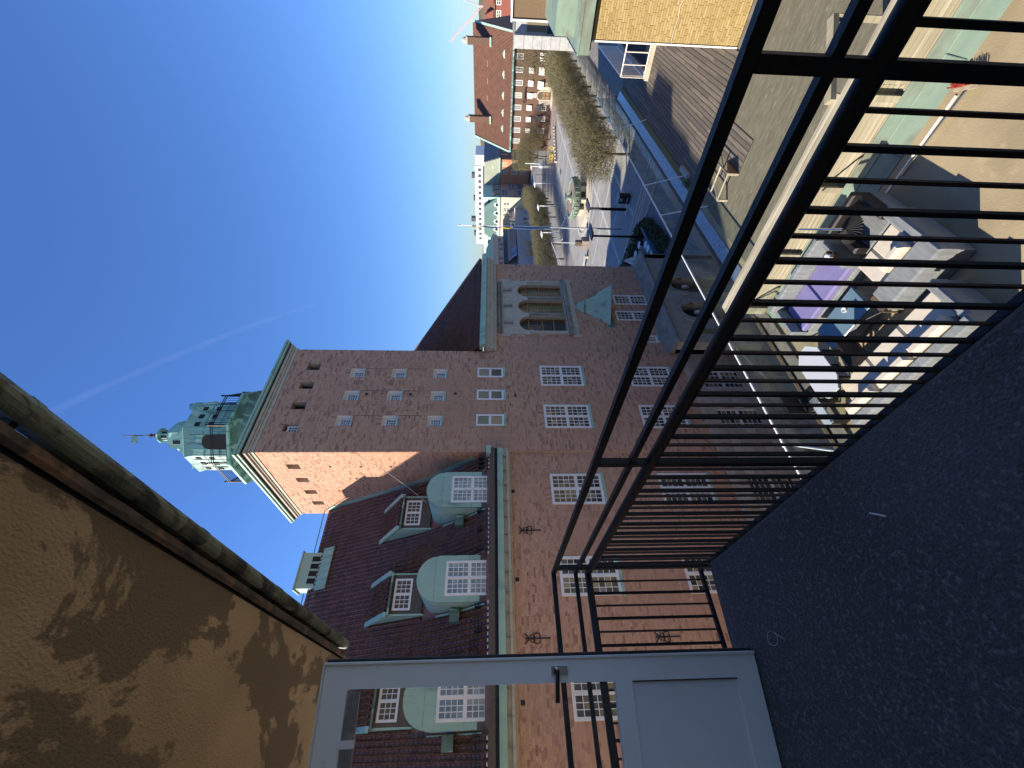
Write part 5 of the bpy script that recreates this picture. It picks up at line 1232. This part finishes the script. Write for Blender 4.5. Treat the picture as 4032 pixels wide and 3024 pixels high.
# --- glass balustrade
gb = Thing('glass_balustrade', 'long glass balustrade with thin white top rail along the terrace edge', 'balustrade', (10, 6.87, F))
g = MB(); g.box(-.5, 27.6, 6.82, 6.92, F, F + .10); gb.part('base_channel', g, 'brown_trim')
g = MB(); g.box(-.5, 27.6, 6.85, 6.89, F + 1.14, F + 1.17); gb.part('top_rail', g, 'white_metal')
b = MB(); b.box(-.472, .472, -.006, .006, -.52, .52, 0); gme = b.mesh('pane', 'glass_dirty', (0, 0, 0), 1.0)
for i in range(29): gb.inst('pane', gme, (.05 + .955 * i, 6.87, F + .62))
for x in (22.07, 16.12, 13.78, 7.6, 4.4):
    g = MB(); g.tube([(x, 6.84, F + 1.14), (x - .75, 6.12, F + .02)], .018, 8); gb.part('stay_rod', g, 'white_metal'); g = MB(); g.lathe([(.001, F + 1.11), (.05, F + 1.13), (.05, F + 1.18), (.001, F + 1.2)], (x, 6.86), 8); gb.part('clamp', g, 'white_metal')

# --- board fence with copper-capped upstand
fe = Thing('board_fence', 'weathered timber fence of horizontal boards with plank cap on the terrace', 'fence', (8.2, 3, F))
fe._root(); fb = fe.base
FYs, FYe = -3.0, 6.62
for i in range(9):
    z = F + .10 + i * .098
    plank(fe, fe.root, 'board', 8.20, 8.225, FYs, 1.7, z, z + .088, 'timber', fb); plank(fe, fe.root, 'board', 8.20, 8.225, 1.7, FYe, z, z + .088, 'timber', fb)
plank(fe, fe.root, 'skirting_board', 8.17, 8.2, FYs, FYe, F + .0, F + .10, 'timber', fb)
for y in (-1.9, -.05, 1.88, 3.42, 4.9, 6.4): plank(fe, fe.root, 'post', 8.10, 8.197, y - .05, y + .05, F + .08, F + 1.0, 'timber', fb)
for i, x in enumerate((8.08, 8.215, 8.35)): plank(fe, fe.root, 'cap_plank', x, x + .128, FYs if i < 2 else 1.9, FYe, F + 1.0, F + 1.032 + .003 * i, 'timber', fb)
b = MB(); b.prism([(8.36, 1.98, F + 1.04), (9.42, .98, F + 1.04), (9.52, 1.09, F + 1.04), (8.46, 2.09, F + 1.04)], [(8.36, 1.98, F + 1.14), (9.42, .98, F + 1.14), (9.52, 1.09, F + 1.14), (8.46, 2.09, F + 1.14)]); fe.part('brace_beam', b, 'timber')
b = MB(); b.box(9.38, 9.48, .98, 1.08, F + .02, F + 1.04); fe.part('brace_post', b, 'timber')
for y in (1.9, 2.0): pass
cs_ = Thing('copper_flashing', 'green copper cap strip along the foot of the board fence', 'flashing', (7.8, 2, F))
b = MB(); b.prism([(7.80, -3, F + .11), (8.05, -3, F + .17), (8.05, -3, F), (7.44, -3, F), (7.44, -3, F + .012)], [(7.80, 6.4, F + .11), (8.05, 6.4, F + .17), (8.05, 6.4, F), (7.44, 6.4, F), (7.44, 6.4, F + .012)]); cs_.part('sheet', b, 'copper_sunlit')
b = MB(); b.tube([(7.80, -3, F + .112), (7.80, 6.4, F + .112)], .012, 6); cs_.part('welt', b, 'copper_sunlit')
for i in range(6): b = MB(); y = -1.5 + i * 1.35; b.prism([(7.47, y, F + .02), (7.8, y, F + .12), (7.8, y + .012, F + .12), (7.47, y + .012, F + .02)], [(7.47, y, F + .03), (7.8, y, F + .128), (7.8, y + .012, F + .128), (7.47, y + .012, F + .03)]); cs_.part('seam', b, 'copper_dark')
b = MB(); b.box(8.06, 8.168, -3, 6.4, F, F + .03); struct('dark_gully', b, 'dark')

# --- hatch frame on the membrane
hf = Thing('hatch_frame', 'open wooden hatch frame with plywood side standing on the membrane', 'hatch', (12.9, 5.1, F))
for (p, q) in (((12.1, 4.75), (13.75, 4.75)), ((12.1, 5.5), (13.75, 5.5)), ((12.1, 4.75), (12.1, 5.5)), ((13.75, 4.75), (13.75, 5.5)), ((12.65, 4.75), (12.65, 5.5)), ((13.2, 4.75), (13.2, 5.5))):
    b = MB(); b.tube([(p[0], p[1], F + .32), (q[0], q[1], F + .32)], .028, 4); hf.part('rail', b, 'timber')
for x in (12.1, 13.75):
    for y in (4.75, 5.5): b = MB(); b.box(x - .03, x + .03, y - .03, y + .03, F + .02, F + .32); hf.part('leg', b, 'timber')
b = MB(); b.prism([(12.1, 4.72, F + .03), (13.0, 4.72, F + .03), (12.1, 4.72, F + .36)], [(12.1, 4.745, F + .03), (13.0, 4.745, F + .03), (12.1, 4.745, F + .36)]); hf.part('plywood_side', b, 'oak')
b = MB(); b.tube([(12.1, 5.5, F + .32), (13.75, 4.75, F + .33)], .02, 4); hf.part('brace', b, 'timber')
t = Thing('junction_box', 'grey electric box with coiled cable lying on the mossy kerb', 'electric box', (15.2, 6.1, F))
b = MB(); b.box(15.1, 15.9, 5.98, 6.14, F, F + .12); t.part('box', b, 'grey_stone'); b = MB(); b.tube([(15.0 + .12 * math.cos(a) - .1, 6.24 + .09 * math.sin(a), F + .05 + .004 * i) for i, a in enumerate(np.linspace(0, 14, 40))], .014, 5); t.part('cable', b, 'rubber')

# --- yellow brick pavilion
yb = Thing('yellow_brick_pavilion', 'yellow brick roof pavilion with wide copper eaves on the terrace', 'pavilion', (15, 0, F)); yb._root()
b = MB(); b.box(15.02, 24, -14, 2.43, F, -2.74); yw = yb.part('wall', b, 'yellow_mortar')
fr = FX(15.02)
rects = brick_rects(-4.0, 2.42, F, -2.76, [], L=.27, H=.074, J=.013, wild=True)
rects = [(r[0], r[1], r[2], r[3], r[4]) for r in rects]
whole = sorted([r for r in rects if r[4]], key=lambda r: (r[0] - 2.0) ** 2 + (r[2] + 5) ** 2)[:300]; ws = set(id(r) for r in whole)
b = MB(); b.box(-.005, .004, -.128, .128, -.030, .030, 0); yme = b.mesh('brick', 'yellow_brick', (0, 0, 0), 1.0)
for r in whole: yb.inst('brick', yme, (15.02 - .001 * rng.random(), (r[0] + r[1]) / 2, (r[2] + r[3]) / 2), yw)
o = bpy.data.objects.new('brickwork', bricks_mesh(fr, [r for r in rects if id(r) not in ws], .005, 1.0, yb.base, 'brickwork', 'yellow_brick')); C.objects.link(o); o.parent = yw; o['kind'] = 'stuff'
b = MB(); b.box(14.99, 15.03, 2.40, 2.44, F, -2.76); yb.part('corner_strip', b, 'white', yw)
b = MB(); b.box(14.9, 24.5, -14, 2.62, -2.80, -2.755); yb.part('soffit', b, 'dark')  # near-black strip stands in for the shadow under the eaves
b = MB(); b.box(14.80, 24.6, -14, 2.72, -2.75, -2.42); rf = yb.part('eaves', b, 'copper_sunlit', label='pale green copper fascia of the wide eaves')
b = MB(); b.box(14.785, 14.80, -14, 2.735, -2.46, -2.40); b.box(14.80, 24.6, 2.72, 2.735, -2.46, -2.40); b.box(14.86, 24.5, -14, 2.66, -2.42, -2.39); yb.part('drip_edge', b, 'copper_sunlit', rf)
b = MB(); b.box(15.6, 24, -14, 2.45, -2.39, -1.82); yb.part('roof_upstand', b, 'copper_sunlit')
b = MB(); b.box(19, 19.06, -14, 2.62, -2.28, -.68); scn = yb.part('roof_screen', b, 'screen_brown', label='brown slatted plant screen on the roof')
for i in range(12): b = MB(); y = 2.6 - i * .62; b.box(18.95, 19.0, y - .03, y + .03, -2.28, -.68); yb.part('screen_post', b, 'white_metal', scn)
b = MB(); b.box(18.93, 19.07, -14, 2.66, -.70, -.64); b.box(18.93, 18.99, -14, 2.66, -2.26, -2.2); yb.part('screen_rail', b, 'white_metal', scn)
b = MB(); b.tube([(14.98, 1.35, -4.3), (14.9, 1.3, -4.35)], .03, 6); b.box(14.72, 14.92, 1.22, 1.36, -4.42, -4.28); yb.part('wall_lamp', b, 'grey_clad')
g = MB(); pts_ = [(14.995, 2.42 - .28 * i, -5.1 + .02 * math.sin(i * 2.3) - (.0 if i < 4 else .1 * (i - 3))) for i in range(9)]; g.tube(pts_, .005, 4); yb.part('crack_repair', g, 'white', yw)
t = Thing('red_timber_kerb', 'long reddish brown timber edging along the membrane', 'edging', (13.9, 0, F)); b = MB(); b.box(13.80, 13.98, -8, 2.40, F - .02, F + .07); t.single(b, 'paver_red')

# --- stair head with white railing
sh2 = Thing('stairwell_railing', 'white bar railing on a stone kerb round the terrace stairwell', 'railing', (24, 4.5, F)); sh2._root()
b = MB(); b.box(22.5, 22.75, 2.6, 4.95, F, F + .16); b.box(22.75, 29, 4.7, 4.95, F, F + .16); sh2.part('kerb', b, 'stone')
def bars(x0, y0, x1, y1, n_, z0, z1):
    b = MB()
    for z in (z1, z0): b.tube([(x0, y0, z), (x1, y1, z)], .03, 4)
    sh2.part('rail', b, 'white')
    for i in range(n_ + 1):
        t_ = i / n_; b = MB(); b.tube([(x0 + (x1 - x0) * t_, y0 + (y1 - y0) * t_, z0), (x0 + (x1 - x0) * t_, y0 + (y1 - y0) * t_, z1)], .022 if i % n_ else .035, 4); sh2.part('bar', b, 'white')
bars(22.6, 2.6, 22.6, 4.85, 5, F + .2, F + 1.25); bars(22.6, 4.85, 28.8, 4.85, 22, F + .2, F + 1.25)
b = MB(); b.box(22.8, 28.8, 2.7, 4.6, F - .02, F + .012); sh2.part('stair_opening', b, 'dark')

# --- lounge furniture
def slab(x0, x1, y0, y1, z0, z1, e=.03):
    b = MB(); prof = [(0, e), (e * .3, e * .3), (e, 0)]
    b.add([(x0 + e, y0 + e, z0), (x1 - e, y0 + e, z0), (x1 - e, y1 - e, z0), (x0 + e, y1 - e, z0), (x0, y0, z0 + e), (x1, y0, z0 + e), (x1, y1, z0 + e), (x0, y1, z0 + e), (x0, y0, z1 - e), (x1, y0, z1 - e), (x1, y1, z1 - e), (x0, y1, z1 - e), (x0 + e, y0 + e, z1), (x1 - e, y0 + e, z1), (x1 - e, y1 - e, z1), (x0 + e, y1 - e, z1)],
          [(3, 2, 1, 0), (0, 1, 5, 4), (1, 2, 6, 5), (2, 3, 7, 6), (3, 0, 4, 7), (4, 5, 9, 8), (5, 6, 10, 9), (6, 7, 11, 10), (7, 4, 8, 11), (8, 9, 13, 12), (9, 10, 14, 13), (10, 11, 15, 14), (11, 8, 12, 15), (12, 13, 14, 15)]); return b
s1 = Thing('wicker_sofa', 'grey wicker sofa with purple seat cushion against the board fence', 'sofa', (6.9, 4.9, F))
s1.part('base', slab(6.48, 7.34, 4.0, 5.82, F, F + .28), 'wicker'); s1.part('backrest', slab(7.22, 7.36, 4.0, 5.82, F + .25, F + .72), 'wicker')
for y in (4.0, 5.70): s1.part('armrest', slab(6.48, 7.22, y, y + .13, F + .25, F + .62), 'wicker')
for y0, y1 in ((4.14, 4.92), (4.93, 5.69)): s1.part('seat_cushion', slab(6.50, 7.21, y0, y1, F + .28, F + .42), 'cushion_purple')
s1b = Thing('wicker_armchair', 'dark grey wicker armchair beside the purple sofa end', 'armchair', (6.6, 3.5, F))
s1b.part('base', slab(6.45, 7.2, 3.05, 3.82, F, F + .36), 'wicker'); s1b.part('backrest', slab(7.06, 7.2, 3.05, 3.82, F + .34, F + .74), 'iron')
for y in (3.05, 3.70): s1b.part('armrest', slab(6.45, 7.06, y, y + .12, F + .34, F + .6), 'iron')
s2 = Thing('wicker_sofa', 'grey wicker corner sofa with two cream cushions in the sun', 'sofa', (5.8, 3.5, F))
s2.part('base', slab(5.22, 6.52, 2.98, 4.04, F, F + .30), 'wicker'); s2.part('backrest', slab(5.20, 5.62, 2.96, 4.06, F + .28, F + .60), 'wicker')
s2.part('armrest', slab(5.62, 6.52, 2.96, 3.14, F + .28, F + .56), 'wicker')
for y0, y1 in ((3.16, 3.64), (3.65, 4.02)): s2.part('seat_cushion', slab(5.66, 6.36, y0, y1, F + .30, F + .44), 'cushion')
s2.part('back_cushion', slab(5.64, 5.80, 3.2, 3.66, F + .44, F + .72, .05), 'cushion')
s3 = Thing('wicker_sofa', 'long grey wicker sofa with pale cushions below the walkway', 'sofa', (4.6, 4.5, F))
s3.part('base', slab(4.06, 5.02, 3.36, 5.72, F, F + .30), 'wicker'); s3.part('backrest', slab(4.04, 4.22, 3.34, 5.74, F + .28, F + .68), 'wicker')
s3.part('armrest', slab(4.22, 5.02, 3.34, 3.48, F + .28, F + .58), 'wicker')
for y0, y1 in ((3.5, 4.22), (4.23, 4.96), (4.97, 5.7)): s3.part('seat_cushion', slab(4.42, 5.0, y0, y1, F + .30, F + .43), 'cushion')
for y0, y1 in ((3.55, 4.2), (4.26, 4.92), (5.0, 5.66)): s3.part('back_cushion', slab(4.24, 4.42, y0, y1, F + .40, F + .74, .05), 'cushion')
t = Thing('coffee_table', 'low grey wicker coffee table with blue glass top', 'table', (5.9, 4.9, F))
t.part('base', slab(5.66, 6.16, 4.38, 5.36, F + .02, F + .38), 'wicker'); t.part('glass_top', slab(5.62, 6.20, 4.34, 5.40, F + .385, F + .42, .008), 'table_glass')
t = Thing('ashtray', 'small silver ashtray on the blue coffee table', 'ashtray', (5.98, 4.7, F + .42)); b = MB(); b.lathe([(.03, F + .42), (.045, F + .425), (.05, F + .455), (.04, F + .455), (.03, F + .43)], (5.98, 4.7), 12); t.single(b, 'white_metal')
t = Thing('dining_table', 'white topped terrace table with cut corners by the glass', 'table', (5.3, 5.65, F))
P8 = [(4.74, 5.5), (4.95, 5.36), (5.66, 5.36), (5.90, 5.56), (5.90, 5.78), (5.70, 5.96), (4.95, 5.96), (4.74, 5.8)]
b = MB(); b.prism([(x, y, F + .70) for x, y in P8], [(x, y, F + .73) for x, y in P8]); t.part('top', b, 'table_white')
for x in (4.95, 5.65):
    for y in (5.45, 5.85): b = MB(); b.box(x - .025, x + .025, y - .025, y + .025, F, F + .70); t.part('leg', b, 'iron')
t = Thing('bench', 'narrow white slab bench by the glass balustrade', 'bench', (4.9, 6.45, F)); b = MB(); b.box(4.55, 5.2, 6.26, 6.46, F + .42, F + .46); t.part('seat', b, 'table_white')
for x in (4.62, 5.1): b = MB(); b.box(x, x + .04, 6.28, 6.44, F, F + .42); t.part('leg', b, 'iron')
ch2 = Thing('terrace_chair', 'black terrace chair between the white terrace table and the long wicker sofa', 'chair', (5.2, 5.1, F), 1.0, 'black chairs at the white terrace table')
b = MB(); b.box(5.0, 5.42, 4.9, 5.3, F + .42, F + .46); ch2.part('seat', b, 'iron'); b = MB(); b.box(5.0, 5.42, 4.88, 4.92, F + .5, F + .86); ch2.part('backrest', b, 'iron')
for x in (5.02, 5.40):
    for y in (4.90, 5.28): b = MB(); b.box(x - .015, x + .015, y - .015, y + .015, F, F + (.5 if y < 5 else .42)); ch2.part('leg', b, 'iron')
ch2.copy('black terrace chair between the white terrace table and the glass balustrade', (.05, 1.35, 0), math.pi)
t = Thing('folding_lantern', 'dark metal lantern box standing on the terrace between sofas', 'lantern', (5.6, 4.16, F))
for x in (5.44, 5.76):
    for y in (4.06, 4.30): b = MB(); b.box(x - .012, x + .012, y - .012, y + .012, F, F + .36); t.part('corner_bar', b, 'brown_trim')
for z in (F, F + .34): b = MB(); b.box(5.43, 5.77, 4.05, 4.31, z, z + .02); t.part('plate', b, 'brown_trim')
b = MB(); b.box(5.5, 5.7, 4.1, 4.26, F + .03, F + .3); t.part('candle_block', b, 'stone')
t = Thing('wire_basket', 'small dark wire basket with silver bowl on the sofa arm', 'basket', (6.75, 3.92, F + .62)); b = MB(); b.lathe([(.08, F + .62), (.11, F + .64), (.13, F + .76), (.12, F + .76), (.09, F + .64)], (6.72, 4.06), 12); t.part('basket', b, 'brown_trim'); b = MB(); b.lathe([(.02, F + .66), (.06, F + .70), (.07, F + .78), (.05, F + .8)], (6.72, 4.06), 10); t.part('bowl', b, 'white_metal')
t = Thing('folded_sunshade', 'dark pleated sunshade on a silver pole leaning by the fence', 'sunshade', (6.65, 3.45, F + .74))
b = MB(); b.tube([(7.5, 3.93, F + 1.0), (6.66, 3.47, F + .9)], .02, 6); t.part('pole', b, 'chrome')
c0 = Vector((6.64, 3.46, F + .8))
for i in range(28):
    a0, a1 = 2 * math.pi * i / 28, 2 * math.pi * (i + .5) / 28; b = MB(); rr = .24
    b.add([tuple(c0 + Vector((0, 0, .06))), tuple(c0 + Vector((rr * math.cos(a0), rr * math.sin(a0), -.06))), tuple(c0 + Vector((rr * math.cos(a1), rr * math.sin(a1), -.02))), tuple(c0 + Vector((rr * math.cos(2 * a1 - a0), rr * math.sin(2 * a1 - a0), -.06)))], [(0, 1, 2), (0, 2, 3)]); t.part('pleat', b, 'dark')
t = Thing('broom', 'broom with red bristle head lying beside the copper strip', 'broom', (7.1, 1.8, F))
b = MB(); b.prism([(6.98, 1.30, F + .05), (7.32, 1.46, F + .05), (7.27, 1.56, F + .05), (6.93, 1.42, F + .05)], [(6.98, 1.30, F + .09), (7.32, 1.46, F + .09), (7.27, 1.56, F + .09), (6.93, 1.42, F + .09)]); t.part('head', b, 'timber')
b = MB()
for i in range(120):
    u = rng.random(); x = 6.98 + .34 * u + rng.uniform(-.02, .02); y = 1.32 + .15 * u + rng.uniform(-.04, .06); b.tube([(x, y, F + .09), (x + rng.uniform(-.02, .02), y + rng.uniform(-.05, .03), F + .19)], .006, 3)
t.part('bristles', b, 'red_bristle', kind='stuff')
b = MB(); b.tube([(7.08, 1.5, F + .08), (7.2, 2.75, F + .02)], .014, 6); t.part('handle', b, 'chrome')
t = Thing('white_batten', 'thin pale batten lying along the copper strip', 'batten', (7.3, 2.2, F)); b = MB(); b.box(7.24, 7.27, 1.6, 3.2, F, F + .02); t.single(b, 'white')

# ================================================================== own house: walkway, railing, door, eaves
H = -1.61
hs_ = Thing('ochre_house', 'ochre rendered house with stained soffit and rusty eaves above the walkway', 'building', (-1, 2, G * K)); hs_._root()
b = MB(); b.box(-40, -1.2, -14, 6.4, -ZO, 11.5); hs_.part('wall', b, 'plaster')  # unseen bulk enlarged to bounce sunlight onto the town hall front
SZ = 1.90
b = MB(); b.box(-1.2, .925, -5.5, 6.52, SZ, SZ + .2); hs_.part('soffit', b, 'plaster', label='ochre stained plaster underside of the eaves')
b = MB(); b.box(.925, .938, -5.5, 6.53, SZ - .004, SZ + .1); hs_.part('groove_shade_strip', b, 'dark')  # dark strip painted in for the shade between soffit and drip edge
nseg = 60; prof = lambda i: [(.938, SZ - .02 - .006 * rng.random()), (.955 + .01 * rng.random(), SZ - .038 - .008 * rng.random()), (1.0 + .004 * rng.random(), SZ - .025 - .006 * rng.random()), (1.004, SZ + .10), (.938, SZ + .10)]
b = MB(); rows = []
for i in range(nseg + 1):
    y = -2 + 8.54 * i / nseg; rows.append([(x, y, z) for x, z in prof(i)])
for i in range(nseg):
    for j in range(4): b.quad(rows[i][j], rows[i][j + 1], rows[i + 1][j + 1], rows[i + 1][j])
b.quad(*rows[-1]); hs_.part('drip_edge', b, 'rusty', label='flaking rusty metal edge of the eaves')
N_ = 14; GX, GZ, GR = 1.124, SZ + .045, .063
prof = [(1.058, SZ + .07), (1.056, SZ - .005), (1.068, SZ - .030), (1.092, SZ - .042), (1.122, SZ - .036), (1.152, SZ - .012), (1.172, SZ + .02), (1.182, SZ + .058)]
inner = [(x - .006, z + .006) for x, z in prof[::-1]][:-1] + [(1.063, SZ + .07)]
A = prof + [(1.190, SZ + .062), (1.188, SZ + .07), (1.178, SZ + .068)] + inner
b = MB(); b.prism([(x, -5.5, z) for x, z in A], [(x, 6.60, z) for x, z in A]); gt = hs_.part('gutter', b, 'copper_mossy', smooth=False, label='mossy green copper gutter')
b = MB(); b.tube([(1.181, -5.5, SZ + .064), (1.181, 6.6, SZ + .064)], .011, 8); hs_.part('rolled_bead', b, 'copper_mossy', gt, smooth=True)
for y in (1.47, 2.86, 4.2, 5.72):
    big = [(GX + (x - GX) * 1.08, SZ + .03 + (z - SZ - .03) * 1.10) for x, z in prof]
    b = MB(); b.prism([(x, y - .022, z) for x, z in big], [(x, y + .022, z) for x, z in big]); hs_.part('gutter_strap', b, 'copper_mossy', gt)
    b = MB(); b.box(1.0, 1.06, y - .012, y + .012, SZ + .02, SZ + .032); hs_.part('gutter_bracket', b, 'iron', gt)
b = MB(); b.box(.95, 1.12, 1.66, 6.55, SZ + .10, SZ + .16); b.box(.95, 1.12, -5.5, 1.30, SZ + .10, SZ + .16); hs_.part('eaves_gap_shade', b, 'dark')  # near-black boards put the shade into the gap behind the gutter
b = MB(); b.prism([(.99, -5.5, SZ + .16), (-1.2, -5.5, SZ + 1.2), (-1.2, -5.5, SZ + .2), (.925, -5.5, SZ + .1)], [(.99, 6.55, SZ + .16), (-1.2, 6.55, SZ + 1.2), (-1.2, 6.55, SZ + .2), (.925, 6.55, SZ + .1)]); hs_.part('roof', b, 'roof_dark')

wk = MB(); wk.box(-.75, .955, -5.0, 3.06, H - .16, H); wk.prism([(-.75, 3.06, H - .16), (.955, 3.06, H - .16), (.955, 3.06, H), (-.75, 3.06, H)], [(-.75, 3.30, H - .16), (.935, 3.10, H - .16), (.935, 3.10, H), (-.75, 3.30, H)])
wo = struct('walkway', wk, 'walk')
for pts_ in ([(.60, .98), (.50, 1.04), (.42, 1.12)], [(.66, 1.0), (.55, 1.08), (.46, 1.10)], [(.52, .92), (.42, .98), (.36, 1.0)], [(.46, .88), (.39, .95)], [(.72, 1.18), (.64, 1.16), (.60, 1.15)]):
    b = MB(); b.tube([(x, y, H + .0006) for x, y in pts_], .0016, 4, .0006); struct('scratch', b, 'concrete')
b = MB(); b.box(.955, .97, -5, 3.08, H - .16, H - .006); struct('walkway_edge', b, 'concrete')

rl = Thing('balcony_railing', 'black iron balcony railing with close upright bars around the walkway', 'railing', (1.0, 1.5, H - .08)); rl._root()
RX, RYe = 1.0, 3.37
def bar_(name, x0, x1, y0, y1, z0, z1, m_='iron', parent=None): b = MB(); b.box(x0, x1, y0, y1, z0, z1); return rl.part(name, b, m_, parent)
bar_('top_rail', RX - .012, RX + .012, -4, RYe, -.515, -.482); bar_('top_rail', -.7, RX - .012, RYe - .024, RYe, -.515, -.482)
bar_('middle_rail', RX - .012, RX + .012, -4, RYe, -.682, -.655); bar_('middle_rail', -.7, RX - .012, RYe - .024, RYe, -.682, -.655)
b = MB(); b.tube([(RX, -4, -.765), (RX, RYe - .01, -.765)], .026, 14); rl.part('round_rail', b, 'iron', smooth=True)
b = MB(); b.tube([(-.7, RYe - .012, -.765), (RX, RYe - .012, -.765)], .026, 14); rl.part('round_rail', b, 'iron', smooth=True)
bar_('bottom_rail', RX - .008, RX + .022, -4, RYe, -1.67, -1.645); bar_('bottom_rail', -.7, RX - .008, RYe - .03, RYe, -1.67, -1.645)
for y in (-2.87, -1.345, .181, 1.708, 3.235): bar_('post', RX - .016, RX + .016, y - .016, y + .016, -1.80, -.515)
thick = MB(); thick.box(-.009, .009, -.007, .007, -.445, .445, 0); thick_me = thick.mesh('baluster', 'iron', (0, 0, 0), 1.0)
thin = MB(); thin.box(-.006, .006, -.005, .005, -.445, .445, 0); thin_me = thin.mesh('baluster', 'iron_rust', (0, 0, 0), 1.0)
for p0, nbl in ((-1.345, 21), (.181, 21), (1.708, 21)):
    for i in range(1, nbl):
        y = p0 + 1.527 * i / nbl; rl.inst('baluster', thick_me if i % 2 == 0 else thin_me, (RX + (0 if i % 2 == 0 else .004), y, -1.205))
for i in range(19):
    x = .932 - i * .0838; rl.inst('baluster', thick_me if i % 2 else thin_me, (x, RYe - .015, -1.205))
b = MB(); b.tube([(RX + .02, 2.98, -1.63), (.93, 2.98, -1.63)], .01, 6); rl.part('bracket', b, 'iron')
for y in (-.6, .9, 2.4): b = MB(); b.box(.95, RX - .01, y - .015, y + .015, -1.675, -1.65); rl.part('bracket', b, 'iron')

# --- door
dd = Thing('glazed_door', 'grey metal door with glass upper pane standing open across the walkway', 'door', (.35, 2.9, H)); dd._root()
ex = Vector((.385, 2.895, 0)); du = Vector((-.484, .112, 0)).normalized(); dn = Vector((-du.y, du.x, 0)); dn = dn if dn.y < 0 else -dn
fd = Fr((ex.x, ex.y), (du.x, du.y), (dn.x, dn.y)); W_ = 1.10; z0, z1 = H + .012, .925
zt = z0
FWd = .118
b = MB(); b.lbox(fd, 0, FWd, -.045, 0, z0, z1); b.lbox(fd, W_ - FWd, W_, -.045, 0, z0, z1); b.lbox(fd, FWd, W_ - FWd, -.045, -.0005, z1 - .14, z1); b.lbox(fd, FWd, W_ - FWd, -.045, -.0005, z0, z0 + .135)
zp = H + .775
b.lbox(fd, FWd, W_ - FWd, -.045, -.0005, zp, zp + .098)
fm = dd.part('frame', b, 'door_grey')
b = MB(); b.lbox(fd, FWd, W_ - FWd, -.032, -.012, z0 + .135, zp); dd.part('lower_panel', b, 'door_panel')
b = MB(); b.lbox(fd, FWd + .01, W_ - FWd - .01, -.026, -.018, zp + .098, z1 - .14); dd.part('pane', b, 'glass_clear')
b = MB(); b.lbox(fd, -.010, 0, -.05, .012, z0, z1 + .010); b.lbox(fd, 0, W_, -.05, .010, z1, z1 + .010); dd.part('edge_strip', b, 'white', fm)
b = MB(); b.lbox(fd, -.024, -.010, -.055, -.02, z0, z1); dd.part('weather_seal', b, 'rubber', fm)
b = MB()
for u in (FWd, W_ - FWd - .006): b.lbox(fd, u, u + .006, -.012, .002, z0 + .135, zp)
dd.part('panel_bead', b, 'rubber', fm)
zh = -.40
b = MB(); b.lbox(fd, .035, .075, 0, .014, zh - .06, zh + .035); pl = dd.part('handle_plate', b, 'chrome')
b = MB(); b.tube([fd.p(.055, .01, zh), fd.p(.055, .055, zh)], .012, 8); dd.part('handle_neck', b, 'chrome', pl); b = MB(); b.tube([fd.p(.05, .055, zh + .004), fd.p(.20, .058, zh + .014)], .012, 8); dd.part('handle', b, 'rubber', pl)
b = MB()
for i in range(7): b.lbox(fd, FWd + .01, W_ - FWd - .01, -.012 - .006 * (i % 2), .004, z1 - .212 + i * .0105, z1 - .2035 + i * .0105)
bl = dd.part('folded_blind', b, 'zinc')
b = MB(); b.lbox(fd, .34, .375, -.014, .008, z1 - .215, z1 - .13); dd.part('blind_tie', b, 'white', bl)
b = MB(); b.lbox(fd, .42, .49, 0, .004, z1 - .08, z1 - .055); dd.part('label_plate', b, 'white', fm)
# cable tie and litter on the walkway
t = Thing('plastic_tie', 'thin pale plastic loop lying on the dark walkway by the door', 'litter', (.42, 2.62, H)); b = MB(); b.tube([(.42 + .035 * math.cos(a), 2.66 + .05 * math.sin(a), H + .004) for a in np.linspace(0, 5.6, 16)] + [(.40, 2.56, H + .004)], .0014, 4); t.single(b, 'white_metal')
t = Thing('paper_scrap', 'small twisted white scrap lying on the dark walkway', 'litter', (.66, 1.9, H)); b = MB(); b.tube([(.70, 1.62, H + .004), (.675, 1.58, H + .006), (.66, 1.56, H + .005)], .004, 5); t.single(b, 'white')
